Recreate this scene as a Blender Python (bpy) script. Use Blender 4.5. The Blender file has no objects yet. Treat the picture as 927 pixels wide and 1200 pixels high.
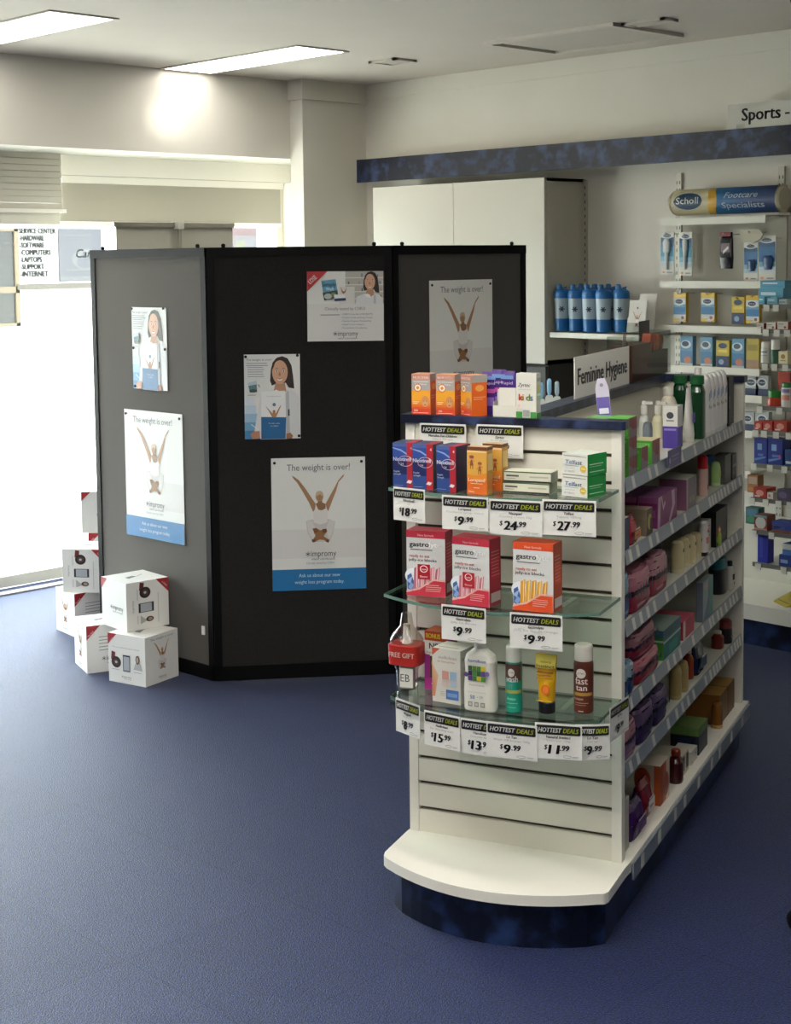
import bpy, math, random
from mathutils import Vector, Matrix
random.seed(7)
SC = bpy.context.scene
COL = SC.collection
R = math.radians

# ------------------------------------------------------------------ camera
CAM_H = 1.7
F_PX, PY = 1756.18, 444.365            # focal length and principal row for a 927x1200 frame
PITCH, ROLL, YAW = R(4.55945), R(-0.70105), R(45.48216)
def _axes():
    f = Vector((0, math.cos(PITCH), -math.sin(PITCH))); r = Vector((1, 0, 0)); u = r.cross(f)
    c, s = math.cos(ROLL), math.sin(ROLL)
    r, u = r*c + u*s, u*c - r*s
    M = Matrix(((math.cos(YAW), -math.sin(YAW), 0), (math.sin(YAW), math.cos(YAW), 0), (0, 0, 1)))
    return M @ r, M @ u, M @ f
AR, AU, AF = _axes()
CP = Vector((0, 0, CAM_H))
cd = bpy.data.cameras.new('camera'); cam = bpy.data.objects.new('camera', cd); COL.objects.link(cam)
cd.sensor_fit = 'VERTICAL'; cd.sensor_height = 36.0; cd.lens = F_PX/1200*36
cd.shift_y = -(600-PY)/1200; cd.clip_end = 300
m4 = Matrix((AR, AU, -AF)).transposed().to_4x4(); m4.translation = CP
cam.matrix_world = m4
SC.camera = cam
# ------------------------------------------------------------------ view + world + sun
SC.view_settings.view_transform = 'Standard'; SC.view_settings.look = 'None'
SC.view_settings.gamma = 1.0; SC.view_settings.use_curve_mapping = False
SC.view_settings.exposure = 0.0
SKY_STRENGTH = 11.5; SUN_STRENGTH = 24.0; TUBE_STRENGTH = 8.5; FILL_TUBES = 28.0
w = bpy.data.worlds.new('world'); SC.world = w; w.use_nodes = True
bg = w.node_tree.nodes['Background']; bg.inputs[0].default_value = (0.90, 0.95, 1.0, 1); bg.inputs[1].default_value = SKY_STRENGTH
sd = bpy.data.lights.new('sun', 'SUN'); sd.energy = SUN_STRENGTH; sd.angle = R(1); sd.color = (1, .96, .9)
sun = bpy.data.objects.new('sun', sd); COL.objects.link(sun)
sun.rotation_euler = Vector((-.25, .5, -.83)).to_track_quat('-Z', 'Y').to_euler()
try:
    SC.cycles.use_denoising = True; SC.cycles.max_bounces = 10; SC.cycles.diffuse_bounces = 5
    SC.cycles.transparent_max_bounces = 16; SC.cycles.sample_clamp_indirect = 6.0
except Exception: pass
pd = bpy.data.lights.new('daylight_portal', 'AREA'); pd.shape = 'RECTANGLE'; pd.size = 7.0; pd.size_y = 2.0
pd.cycles.is_portal = True
po = bpy.data.objects.new('daylight_portal', pd); COL.objects.link(po); po.location = (-7.06, 2.5, 1.0)
po.rotation_euler = Vector((1, 0, 0)).to_track_quat('-Z', 'Y').to_euler()
po.rotation_euler = Matrix(((0,0,-1),(1,0,0),(0,-1,0))).to_euler()

# ------------------------------------------------------------------ ray helpers (where a sight line meets a real plane)
def ray(px, py): return AF + AR*((px-463.5)/F_PX) - AU*((py-PY)/F_PX)
def onz(px, py, z): d = ray(px, py); return CP + d*((z-CAM_H)/d.z)
def onY(px, py, Y): d = ray(px, py); return CP + d*(Y/d.y)
def onX(px, py, X): d = ray(px, py); return CP + d*(X/d.x)
def onP(px, py, p, n): d = ray(px, py); return CP + d*((Vector(p)-CP).dot(n)/d.dot(n))
GA = R(20.96226)                                    # gondola turned against the room
GO = Vector((-2.264, 3.018, 0))                     # its front right corner on the floor
GX = Vector((math.cos(GA), math.sin(GA), 0)); GY = Vector((-math.sin(GA), math.cos(GA), 0))
def G(u, v, z=0): return GO + GX*u + GY*v + Vector((0, 0, z))
def gv(px, py, v): P = onP(px, py, G(0, v), GY); return (P-GO).dot(GX), P.z      # -> u, z
def gu(px, py, u): P = onP(px, py, G(u, 0), GX); return (P-GO).dot(GY), P.z      # -> v, z
def gz(px, py, z): P = onz(px, py, z); return (P-GO).dot(GX), (P-GO).dot(GY)     # -> u, v

# ------------------------------------------------------------------ materials
_M = {}
def lin(c): c /= 255.0; return c/12.92 if c <= .04045 else ((c+.055)/1.055)**2.4
def hx(s): s = s.lstrip('#'); return tuple(lin(int(s[i:i+2], 16)) for i in (0, 2, 4))
def mat(col, rough=.45, metal=0.0, spec=.5, alpha=None, name=None):
    k = (col, rough, metal, spec, alpha)
    if k in _M: return _M[k]
    m = bpy.data.materials.new(name or 'paint_'+str(col).strip('#')); m.use_nodes = True
    b = m.node_tree.nodes['Principled BSDF']; c = hx(col)
    b.inputs['Base Color'].default_value = (*c, 1); b.inputs['Roughness'].default_value = rough
    b.inputs['Metallic'].default_value = metal; b.inputs['Specular IOR Level'].default_value = spec
    m.diffuse_color = (*c, 1)
    _M[k] = m; return m
def nodes(m): return m.node_tree.nodes, m.node_tree.links
def noise_mat(name, c1, c2, scale, rough, bump=0.0, detail=6, lo=.35, hi=.65, spec=.4, sheen=0.0, sheen_rough=.5, stretch=(1,1,1), bscale=None):
    m = bpy.data.materials.new(name); m.use_nodes = True; N, L = nodes(m); b = N['Principled BSDF']
    tc = N.new('ShaderNodeTexCoord'); mp = N.new('ShaderNodeMapping'); mp.inputs['Scale'].default_value = stretch
    L.new(tc.outputs['Object'], mp.inputs[0])
    n = N.new('ShaderNodeTexNoise'); n.inputs['Scale'].default_value = scale; n.inputs['Detail'].default_value = detail
    L.new(mp.outputs[0], n.inputs['Vector'])
    r = N.new('ShaderNodeValToRGB'); r.color_ramp.elements[0].position = lo; r.color_ramp.elements[1].position = hi
    r.color_ramp.elements[0].color = (*hx(c1), 1); r.color_ramp.elements[1].color = (*hx(c2), 1)
    L.new(n.outputs[0], r.inputs[0]); L.new(r.outputs[0], b.inputs['Base Color'])
    b.inputs['Roughness'].default_value = rough; b.inputs['Specular IOR Level'].default_value = spec
    if sheen: b.inputs['Sheen Weight'].default_value = sheen; b.inputs['Sheen Roughness'].default_value = sheen_rough
    if bump:
        n2 = N.new('ShaderNodeTexNoise'); n2.inputs['Scale'].default_value = bscale or scale; L.new(mp.outputs[0], n2.inputs['Vector'])
        bp = N.new('ShaderNodeBump'); bp.inputs['Strength'].default_value = bump; bp.inputs['Distance'].default_value = .01
        L.new(n2.outputs[0], bp.inputs['Height']); L.new(bp.outputs[0], b.inputs['Normal'])
    m.diffuse_color = (*hx(c1), 1); return m
def glass_mat(name, tint, refl=1.0, rough=0.02):
    m = bpy.data.materials.new(name); m.use_nodes = True; N, L = nodes(m)
    N.remove(N['Principled BSDF']); out = N['Material Output']
    t = N.new('ShaderNodeBsdfTransparent'); t.inputs[0].default_value = (*hx(tint), 1)
    g = N.new('ShaderNodeBsdfGlossy'); g.inputs['Roughness'].default_value = rough
    lw = N.new('ShaderNodeLayerWeight'); lw.inputs[0].default_value = .5
    pw = N.new('ShaderNodeMath'); pw.operation = 'POWER'; pw.inputs[1].default_value = 4.5; L.new(lw.outputs['Facing'], pw.inputs[0])
    mu = N.new('ShaderNodeMath'); mu.operation = 'MULTIPLY_ADD'; mu.inputs[1].default_value = .9*refl; mu.inputs[2].default_value = .035*refl; L.new(pw.outputs[0], mu.inputs[0])
    mx = N.new('ShaderNodeMixShader'); L.new(mu.outputs[0], mx.inputs[0]); L.new(t.outputs[0], mx.inputs[1]); L.new(g.outputs[0], mx.inputs[2])
    L.new(mx.outputs[0], out.inputs[0]); return m
def emis_mat(name, col, s):
    m = bpy.data.materials.new(name); m.use_nodes = True; b = m.node_tree.nodes['Principled BSDF']
    b.inputs['Base Color'].default_value = (.8, .8, .8, 1)
    b.inputs['Emission Color'].default_value = (*col, 1); b.inputs['Emission Strength'].default_value = s; return m
M_WALL = noise_mat('cream_wall_paint', '#d3cfc4', '#d6d2c8', 3, .75, .03, bscale=120)
M_CEIL = noise_mat('ceiling_paint', '#c3bcb2', '#c7c0b6', 2, .9)
M_WHITE = mat('#e6e3d8', .35); M_LAM = mat('#dcd8cb', .4); M_CABSIDE = mat('#b9b6a6', .5)
M_TRIM = mat('#f4f0e9', .5)
M_BLACK = mat('#050506', .35); M_FRAME = mat('#0b0a0a', .5, 0, .12)
M_FABRIC = noise_mat('charcoal_screen_fabric', '#121110', '#1e1d1b', 260, .95, .2, spec=.1, sheen=.9, sheen_rough=.5, stretch=(1, 1, .5), bscale=700)
M_FABRIC.node_tree.nodes['Principled BSDF'].inputs['Sheen Tint'].default_value = (1, .93, .87, 1)
M_MARBLE = noise_mat('navy_marble_laminate', '#0d1326', '#4a5a86', 15, .32, detail=12, lo=.46, hi=.9)
M_MARBLE2 = noise_mat('dark_navy_marble_laminate', '#0a1122', '#38508a', 11, .3, detail=12, lo=.44, hi=.85)
M_STRIP = mat('#76808a', .3); M_TICK = mat('#c9cac2', .6); M_GREYMETAL = mat('#6d6c64', .45, .2)
M_GLASS = glass_mat('clear_shelf_glass', '#dfeae4', 1.0); M_GEDGE = mat('#5f7f72', .2)
M_ACRYL = glass_mat('clear_acrylic', '#eef0ee', .3); M_WINGLASS = glass_mat('window_glass', '#f4f8f6', .6)
M_PAPER = mat('#e4e4e0', .5); M_SLOT = mat('#15130f', .9); M_GROOVE = mat('#4f4a3c', .8)

# carpet
M_CARPET = noise_mat('navy_loop_carpet', '#040713', '#283670', 170, .49, .6, detail=5, spec=.62, sheen=.11, sheen_rough=.3, lo=.4, hi=.66, bscale=260)
M_CARPET.node_tree.nodes['Principled BSDF'].inputs['Specular Tint'].default_value = (.45, .58, 1, 1)
def _carpet():
    N, L = nodes(M_CARPET); b = N['Principled BSDF']; rp = [n for n in N if n.type == 'VALTORGB'][0]
    tc = [n for n in N if n.type == 'TEX_COORD'][0]
    br = N.new('ShaderNodeTexBrick'); br.offset = 0; br.inputs['Scale'].default_value = 1.0; br.inputs['Mortar Size'].default_value = .002
    br.inputs['Brick Width'].default_value = .5; br.inputs['Row Height'].default_value = .5
    br.inputs['Color1'].default_value = (.95, .95, .95, 1); br.inputs['Color2'].default_value = (1.05, 1.05, 1.05, 1); br.inputs['Mortar'].default_value = (.74, .74, .74, 1)
    L.new(tc.outputs['Object'], br.inputs['Vector'])
    mx = N.new('ShaderNodeMix'); mx.data_type = 'RGBA'; mx.blend_type = 'MULTIPLY'; mx.inputs[0].default_value = 1
    L.new(rp.outputs[0], mx.inputs[6]); L.new(br.outputs[0], mx.inputs[7]); L.new(mx.outputs[2], b.inputs['Base Color'])
    sp = N.new('ShaderNodeMath'); sp.operation = 'MULTIPLY'; sp.inputs[1].default_value = .6; L.new(br.outputs[0], sp.inputs[0]); L.new(sp.outputs[0], b.inputs['Specular IOR Level'])
_carpet()

# ------------------------------------------------------------------ mesh builder
class MB:
    def __init__(s): s.v = []; s.f = []; s.m = []; s.mats = []; s.smooth = []
    def mi(s, m):
        if m not in s.mats: s.mats.append(m)
        return s.mats.index(m)
    def add(s, vs, fs, m, smooth=False):
        b = len(s.v); s.v += [tuple(x) for x in vs]; i = s.mi(m)
        for f in fs: s.f.append(tuple(b+k for k in f)); s.m.append(i); s.smooth.append(smooth)
        return s
    def box(s, x0, x1, y0, y1, z0, z1, m, top=None, side=None, mt=None):
        vs = [(x0,y0,z0),(x1,y0,z0),(x1,y1,z0),(x0,y1,z0),(x0,y0,z1),(x1,y0,z1),(x1,y1,z1),(x0,y1,z1)]
        s.add(vs, [(0,1,5,4)], m)
        s.add(vs, [(1,2,6,5),(3,0,4,7),(2,3,7,6)], side or m); s.add(vs, [(4,5,6,7),(3,2,1,0)], top or m); return s
    def cham(s, x0, x1, y0, y1, z0, z1, c, m):
        """box with a rounded (chamfered) outline seen from the front"""
        P = [(x0+c,z0),(x1-c,z0),(x1,z0+c),(x1,z1-c),(x1-c,z1),(x0+c,z1),(x0,z1-c),(x0,z0+c)]
        return s.prism([(x, z) for x, z in P], y0, y1, m, 'y')
    def prism(s, P, a, b, m, axis='z', cap=None):
        n = len(P)
        if axis == 'z': A = [(x,y,a) for x,y in P]; B = [(x,y,b) for x,y in P]
        elif axis == 'y': A = [(x,a,z) for x,z in P]; B = [(x,b,z) for x,z in P]
        else: A = [(a,y,z) for y,z in P]; B = [(b,y,z) for y,z in P]
        s.add(A+B, [(i,(i+1)%n,n+(i+1)%n,n+i) for i in range(n)], m)
        s.add(A+B, [tuple(range(n))[::-1], tuple(range(n,2*n))], cap or m); return s
    def loft(s, secs, m, seg=24, x=0, y=0, e=2.0):
        """secs: (z, half width, half depth[, exponent[, material]])"""
        rings = []
        for q in secs:
            z, a, b = q[:3]; ee = q[3] if len(q) > 3 and q[3] else e
            rg = []
            for k in range(seg):
                t = 2*math.pi*k/seg; c, sn = math.cos(t), math.sin(t)
                rg.append((x+a*math.copysign(abs(c)**(2/ee), c), y+b*math.copysign(abs(sn)**(2/ee), sn), z))
            rings.append(rg)
        for i in range(len(rings)-1):
            mm = secs[i][4] if len(secs[i]) > 4 and secs[i][4] else m
            vs = rings[i]+rings[i+1]
            s.add(vs, [(k,(k+1)%seg,seg+(k+1)%seg,seg+k) for k in range(seg)], mm, True)
        s.add(rings[0], [tuple(range(seg))[::-1]], m); mt = secs[-1][4] if len(secs[-1]) > 4 and secs[-1][4] else m
        s.add(rings[-1], [tuple(range(seg))], mt); return s
    def tube(s, P, r, m, seg=8):
        P = [Vector(p) for p in P]; rings = []
        for i, p in enumerate(P):
            d = (P[min(i+1,len(P)-1)]-P[max(i-1,0)]).normalized(); a = d.orthogonal().normalized(); b = d.cross(a)
            if i and abs(a.dot(pa)) < .99:
                a = (pa - d*pa.dot(d)).normalized(); b = d.cross(a)
            pa = a; rings.append([p + a*r*math.cos(2*math.pi*k/seg) + b*r*math.sin(2*math.pi*k/seg) for k in range(seg)])
        for i in range(len(rings)-1):
            s.add(rings[i]+rings[i+1], [(k,(k+1)%seg,seg+(k+1)%seg,seg+k) for k in range(seg)], m, True)
        s.add(rings[0], [tuple(range(seg))[::-1]], m); s.add(rings[-1], [tuple(range(seg))], m); return s
    def build(s, name, parent=None, bevel=0, bseg=2):
        me = bpy.data.meshes.new(name); me.from_pydata(s.v, [], s.f); 
        for m in s.mats: me.materials.append(m)
        me.polygons.foreach_set('material_index', s.m); me.polygons.foreach_set('use_smooth', s.smooth); me.update()
        o = bpy.data.objects.new(name, me); COL.objects.link(o)
        if parent: o.parent = parent
        if bevel:
            b = o.modifiers.new('bevel', 'BEVEL'); b.width = bevel; b.segments = bseg; b.limit_method = 'ANGLE'; b.angle_limit = R(40)
        return o
def empty(name): o = bpy.data.objects.new(name, None); o.empty_display_size = .05; COL.objects.link(o); return o
def tag(o, label, cat, group=None, kind=None):
    o['label'] = label; o['category'] = cat
    if group: o['group'] = group
    if kind: o['kind'] = kind
    return o
def struct(o): o['kind'] = 'structure'; return o
def put(o, loc, rz=0.0): o.location = loc; o.rotation_euler = (0, 0, rz); return o
def dup(o, label, loc, rz=None, group=None):
    c = o.copy(); COL.objects.link(c); c['label'] = label; c.location = loc
    if rz is not None: c.rotation_euler = (0, 0, rz)
    if group: c['group'] = group
    for ch in o.children:
        d = ch.copy(); COL.objects.link(d); d.parent = c
        for g in ch.children:
            e = g.copy(); COL.objects.link(e); e.parent = d
    return c

# ------------------------------------------------------------------ printed graphics
_T = {}
def text_mesh(s, bold=0.0, shear=0.0):
    k = (s, bold, shear)
    if k in _T: return _T[k]
    cu = bpy.data.curves.new('lettering', 'FONT'); cu.body = s; cu.size = 1; cu.resolution_u = 2; cu.offset = bold; cu.shear = shear
    ob = bpy.data.objects.new('lettering', cu); COL.objects.link(ob)
    dg = bpy.context.evaluated_depsgraph_get(); ev = ob.evaluated_get(dg); me = ev.to_mesh()
    vs = [(v.co.x, v.co.y) for v in me.vertices]; fs = [tuple(p.vertices) for p in me.polygons]
    ev.to_mesh_clear(); bpy.data.objects.remove(ob); bpy.data.curves.remove(cu)
    if vs:
        x0 = min(v[0] for v in vs); x1 = max(v[0] for v in vs)
    else: x0, x1 = 0, 1
    vs = [((x-x0)/.7, y/.7) for x, y in vs]           # cap height 1
    _T[k] = (vs, fs, (x1-x0)/.7); return _T[k]
class Print:
    """flat printed design on a W x H face; items in fractions of the face, z up. mp maps metres (x from centre, z) to 3D."""
    def __init__(s, W, H, mp=None, eps=.0004, rough=.45, x0=None):
        s.W, s.H, s.mb = W, H, MB(); s.n = 1; s.eps = eps; s.rough = rough
        s.mp = mp or (lambda x, z, d: (x, -d, z)); s.curved = mp is not None
    def _c(s, c): return mat(c, s.rough) if isinstance(c, str) else c
    def pts(s, P):
        d = s.eps*s.n; s.n += .35
        return [s.mp((x-.5)*s.W, z*s.H, d) for x, z in P]
    def rect(s, x0, x1, z0, z1, c, n=None):
        n = n or (10 if s.curved else 1); P = []
        for i in range(n+1): xx = x0+(x1-x0)*i/n; P += [(xx, z0), (xx, z1)]
        s.mb.add(s.pts(P), [(2*i, 2*i+2, 2*i+3, 2*i+1) for i in range(n)], s._c(c)); return s
    def poly(s, P, c): s.mb.add(s.pts(P), [tuple(range(len(P)))], s._c(c)); return s
    def ell(s, x, z, rx, rz, c, n=24, rot=0, k=0):
        P = []
        for i in range(n):
            t = 2*math.pi*i/n; a, b = rx*s.W*math.cos(t), rz*s.H*math.sin(t)
            P.append((x+(a*math.cos(rot)-b*math.sin(rot))/s.W, z+(a*math.sin(rot)+b*math.cos(rot))/s.H))
        if s.curved:                    # thin upright strips that follow the curve
            k = 14; P = []
            for i in range(k+1):
                q = -1+2*i/k; hz = rz*math.sqrt(max(0, 1-q*q))
                for j in range(5): P.append((x+rx*q, z+hz*(-1+j/2)))
            s.mb.add(s.pts(P), [(5*i+j, 5*i+5+j, 5*i+6+j, 5*i+1+j) for i in range(k) for j in range(4)], s._c(c)); return s
        return s.poly(P, c)
    def ring(s, x, z, rx, rz, t, c, n=28):
        P = []
        for i in range(n):
            a = 2*math.pi*i/n
            P += [(x+rx*math.cos(a), z+rz*math.sin(a)), (x+(rx-t/s.W)*math.cos(a), z+(rz-t/s.H)*math.sin(a))]
        V = s.pts(P); s.mb.add(V, [(2*i, (2*i+2) % (2*n), (2*i+3) % (2*n), 2*i+1) for i in range(n)], s._c(c)); return s
    def line(s, x0, z0, x1, z1, t, c):
        ax, az, bx, bz = x0*s.W, z0*s.H, x1*s.W, z1*s.H; l = math.hypot(bx-ax, bz-az) or 1
        nx, nz = -(bz-az)/l*t/2, (bx-ax)/l*t/2
        return s.poly([((ax-nx)/s.W, (az-nz)/s.H), ((bx-nx)/s.W, (bz-nz)/s.H), ((bx+nx)/s.W, (bz+nz)/s.H), ((ax+nx)/s.W, (az+nz)/s.H)], c)
    def text(s, t, x, z, h, c, w=None, bold=.0, shear=0.0, al='c', rot=0.0):
        """baseline z, cap height h (fraction of H); w = wanted width (fraction of W)"""
        vs, fs, tw = text_mesh(t, 0.0, shear)
        if not vs: return s
        if bold > .008 and not getattr(s, '_again', False):     # heavier strokes: the same letters struck again a hair aside
            s._again = True; dx = bold*h*s.H*1.3/s.W
            for q in ((-1, 0), (1, 0)) if bold < .03 else ((-1, 0), (1, 0), (-1, .5), (1, .5)):
                s.text(t, x+q[0]*dx, z+q[1]*bold*h, h, c, w, bold, shear, al, rot); s.n -= .35
            s._again = False
        sy = h*s.H; sx = (w*s.W/tw) if w else sy
        off = {'c': -.5, 'l': 0, 'r': -1}[al]*tw*sx; cr, sr = math.cos(rot), math.sin(rot); P = []
        for a, b in vs:
            X, Z = a*sx+off, b*sy
            P.append((x+(X*cr-Z*sr)/s.W, z+(X*sr+Z*cr)/s.H))
        s.mb.add(s.pts(P), fs, s._c(c)); return s
    def micro(s, x0, x1, z0, n, dz, c, th=.006, ragged=.25):
        for i in range(n):
            xe = x1-(x1-x0)*ragged*random.random(); s.rect(x0, xe, z0-i*dz, z0-i*dz+th, c, 1 if not s.curved else 6)
        return s
    def corner(s, c, k=.3, right=False):
        kz = k*s.W/s.H
        s.poly([(0, 1), (0, 1-kz), (k, 1)] if not right else [(1, 1), (1-k, 1), (1, 1-kz)], c); return s
    def build(s, parent, name='printed_face'):
        return s.mb.build(name, parent)
def face_right(w, d):     # +x face of a box whose front is y=0 (runs front to back)
    return lambda x, z, e: (w/2+e, x+d/2, z)
def face_left(w, d): return lambda x, z, e: (-w/2-e, d/2-x, z)
def face_top(h, d): return lambda x, z, e: (x, z, h+e)
def cyl(r, yc=0.0): return lambda x, z, e: ((r+e)*math.sin(x/r), yc-(r+e)*math.cos(x/r), z)

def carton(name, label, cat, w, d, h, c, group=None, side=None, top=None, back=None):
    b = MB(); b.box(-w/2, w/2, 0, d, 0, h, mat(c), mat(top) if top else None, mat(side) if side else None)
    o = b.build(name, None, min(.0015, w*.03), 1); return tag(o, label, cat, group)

# ================================================================== THE ROOM
YW, XC, ZC = 6.067, -6.392, 2.71        # right wall, column face, ceiling
XG = -7.0                                # plane of the shopfront glass
XB = 3.6; YF = -4.0                      # walls behind the camera
def sbox(name, x0, x1, y0, y1, z0, z1, m): return struct(MB().box(x0, x1, y0, y1, z0, z1, m).build(name))
sbox('floor', XG, XB, YF, YW, -.05, 0, M_CARPET)
sbox('ceiling', XG-.1, XB+.1, YF-.1, YW+.1, ZC, ZC+.1, M_CEIL)
sbox('wall_right', XG-.1, XB+.1, YW, YW+.1, -.05, ZC, M_WALL)
sbox('wall_back', XB, XB+.1, YF, YW, -.05, ZC, M_WALL)
sbox('wall_left', XG-.1, XB+.1, YF-.1, YF, -.05, ZC, M_WALL)
sbox('trim_1', -6.39, XB, YW-.012, YW, 2.625, ZC-.001, M_WALL)                    # upper lining board on the right wall
OY0, OY1 = 1.0, 5.95                                                              # shopfront opening
b = MB()
b.box(XG, -6.5, YF, 5.62, 2.275, ZC, M_WALL); struct(b.build('wall_bulkhead'))
b = MB(); b.box(-6.5, XC, 5.58, YW, 0, 2.6, M_WALL).box(-6.5, XC+.018, 5.565, YW, 2.6, ZC, M_WALL)
b.box(XG, -6.5, 5.62, YW, 2.275, ZC, M_WALL)
struct(b.build('wall_column'))
sbox('wall_front', XG-.05, -6.75, YF, OY0, 0, 2.275, M_WALL)
b = MB(); b.box(XG-.05, -6.5, OY1, YW, 0, 2.275, M_WALL); struct(b.build('wall_jamb'))
sbox('trim_2', XG-.02, -6.93, OY0, OY1, 2.17, 2.275, M_TRIM)                      # header beam over the glass
# glazing
b = MB().box(XG-.04, XG-.032, OY0, OY1, .06, 2.17, M_WINGLASS); win = struct(b.build('window_1'))
M_ALU = mat('#cfcbc2', .4, .3)
fb = MB()
for yy in (OY0, 2.45, OY1-.05): fb.box(XG-.07, XG-.01, yy, yy+.05, 0, 2.17, M_ALU)
fb.box(XG-.07, XG-.01, OY0, OY1, 0, .06, M_ALU)
f = fb.build('window_frame', win)
sbox('trim_3', -6.9, -6.84, OY0, OY1, 0, .008, mat('#8d8a84', .5, .4))            # metal threshold strip
# roller blind right of the shutter box
b = MB().box(XG+.02, XG+.026, 4.36, 5.9, 1.925, 2.2, mat('#aaa59a', .8)); rb = b.build('roller_blind')
tag(rb, 'grey roller blind pulled halfway under the white header beam, beside the column', 'blind')
MB().box(XG+.012, XG+.034, 4.36, 5.9, 1.905, 1.927, M_TRIM).build('bottom_bar', rb)
MB().box(XG+.02, XG+.06, 4.36, 5.9, 2.13, 2.168, M_TRIM).build('roller_tube', rb)
# stacked slat blind in its own box
sh = empty('slatted_blind'); tag(sh, 'white horizontal slat blind drawn up under the bulkhead, over the bright doorway', 'blind')
b = MB(); n = 9
for i in range(n):
    z0 = 1.985+i*.0325
    b.box(-6.9+.003*(i % 2), -6.86+.003*(i % 2), OY0, 4.31, z0, z0+.0305, mat('#cbc6bb', .6))
b.build('slats', sh, .003, 1)
MB().box(-6.905, -6.85, OY0, 4.33, 1.965, 1.985, M_TRIM).box(-6.91, -6.87, OY0, 4.30, 1.905, 1.965, mat('#d5d1c6', .6)).build('bottom_rail', sh, .003, 1)

# ------------------------------------------------------------------ ceiling: lights, vents, hatch
M_TUBE = emis_mat('lamp_diffuser', (1, .96, .89), TUBE_STRENGTH); M_FILL = emis_mat('fill_lamp_diffuser', (1, .96, .89), FILL_TUBES)  # second diffuser is a stronger one for the added fill lights
def ceiling_light(x0, x1, y0, y1, label, lamp=None):
    o = empty('ceiling_light'); cx, cy = (x0+x1)/2, (y0+y1)/2; o.location = (cx, cy, ZC); hx_, hy = (x1-x0)/2, (y1-y0)/2
    tag(o, label, 'ceiling light', 'fluorescent ceiling lights')
    b = MB(); t = .018; m = mat('#b8b0a4', .5)
    b.box(-hx_-t, hx_+t, -hy-t, -hy, -.006, 0, m).box(-hx_-t, hx_+t, hy, hy+t, -.006, 0, m)
    b.box(-hx_-t, -hx_, -hy, hy, -.006, 0, m).box(hx_, hx_+t, -hy, hy, -.006, 0, m); b.build('light_frame', o)
    MB().box(-hx_, hx_, -hy, hy, -.005, -.001, lamp or M_TUBE).build('diffuser', o); return o
L1 = ceiling_light(-6.47, -5.3, 3.3, 3.6, 'long fluorescent ceiling light cut by the photo edge, above the doorway')
ceiling_light(-6.47, -5.41, 4.7, 5.0, 'long fluorescent ceiling light near the column and bulkhead')
L2 = ceiling_light(-3.6, -2.4, .75, 1.05, 'added unseen fill light on the ceiling over the shop floor', M_FILL)  # added out of view to brighten the gondola end
for x, y in ((-3.0, -.9), (-1.3, .9), (-1.3, -1.0), (-1.9, 2.1)):  # further added fill lights, all out of view
    dup(L2, 'added unseen fill light on the ceiling over the shop floor', (x, y, ZC))
ceiling_light(-1.5, -.3, 3.15, 3.45, 'long fluorescent ceiling light over the aisle beside the gondola', emis_mat('aisle_lamp_diffuser', (1, .96, .89), 11.0))
def vent(x0, x1, y0, y1, label):
    o = empty('air_vent'); o.location = ((x0+x1)/2, (y0+y1)/2, ZC); a, c = (x1-x0)/2, (y1-y0)/2
    tag(o, label, 'air vent', 'air vents in the ceiling')
    b = MB(); m = mat('#c4bdb3', .6)
    b.box(-a, a, -c, -c+.02, -.012, 0, m).box(-a, a, c-.02, c, -.012, 0, m).box(-a, -a+.02, -c, c, -.012, 0, m).box(a-.02, a, -c, c, -.012, 0, m)
    b.build('vent_frame', o)
    MB().box(-a+.02, a-.02, -c+.02, c-.02, -.002, -.0005, mat('#3c3833', .9)).build('opening', o)
    b = MB(); k = 5
    for i in range(k):
        y = -c+.02+(2*c-.04)*(i+.5)/k; b.box(-a+.02, a-.02, y-.005, y+.005, -.009, -.003, m)
    b.build('louvre', o); return o
vent(-5.6, -5.41, 5.34, 5.5, 'small square air vent in the ceiling near the column')
vent(-4.0, -3.78, 5.33, 5.44, 'narrow air vent beside the ceiling hatch')
ha = empty('ceiling_hatch'); ha.location = (-4.39, 5.55, ZC); tag(ha, 'rectangular ceiling access hatch with raised frame, slightly open on one edge', 'hatch')
b = MB(); m = mat('#c9c2b8', .7)
b.box(-.38, .38, -.265, -.235, -.016, 0, m).box(-.38, .38, .235, .265, -.016, 0, m).box(.35, .38, -.235, .235, -.016, 0, m).box(-.38, -.35, -.235, .235, -.016, 0, m)
b.build('hatch_frame', ha)
MB().box(-.315, .345, -.23, .23, -.009, -.002, mat('#c0b9af', .8)).build('hatch_panel', ha)
MB().box(-.35, -.315, -.23, .23, -.004, -.001, mat('#2a2622', .9)).build('hatch_gap', ha)
# added spot lamp without a fitting, makes the bright disc on the bulkhead
sl = bpy.data.lights.new('added_spot', 'SPOT'); sl.energy = 260; sl.spot_size = R(5.6); sl.spot_blend = 1.0; sl.shadow_soft_size = .03; sl.color = (1, .95, .86)
so = bpy.data.objects.new('added_spot', sl); COL.objects.link(so); so.location = (-4.1, 3.1, 2.62)
tgt = onX(195, 140, -6.5); so.rotation_euler = (tgt-so.location).to_track_quat('-Z', 'Y').to_euler()

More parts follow.
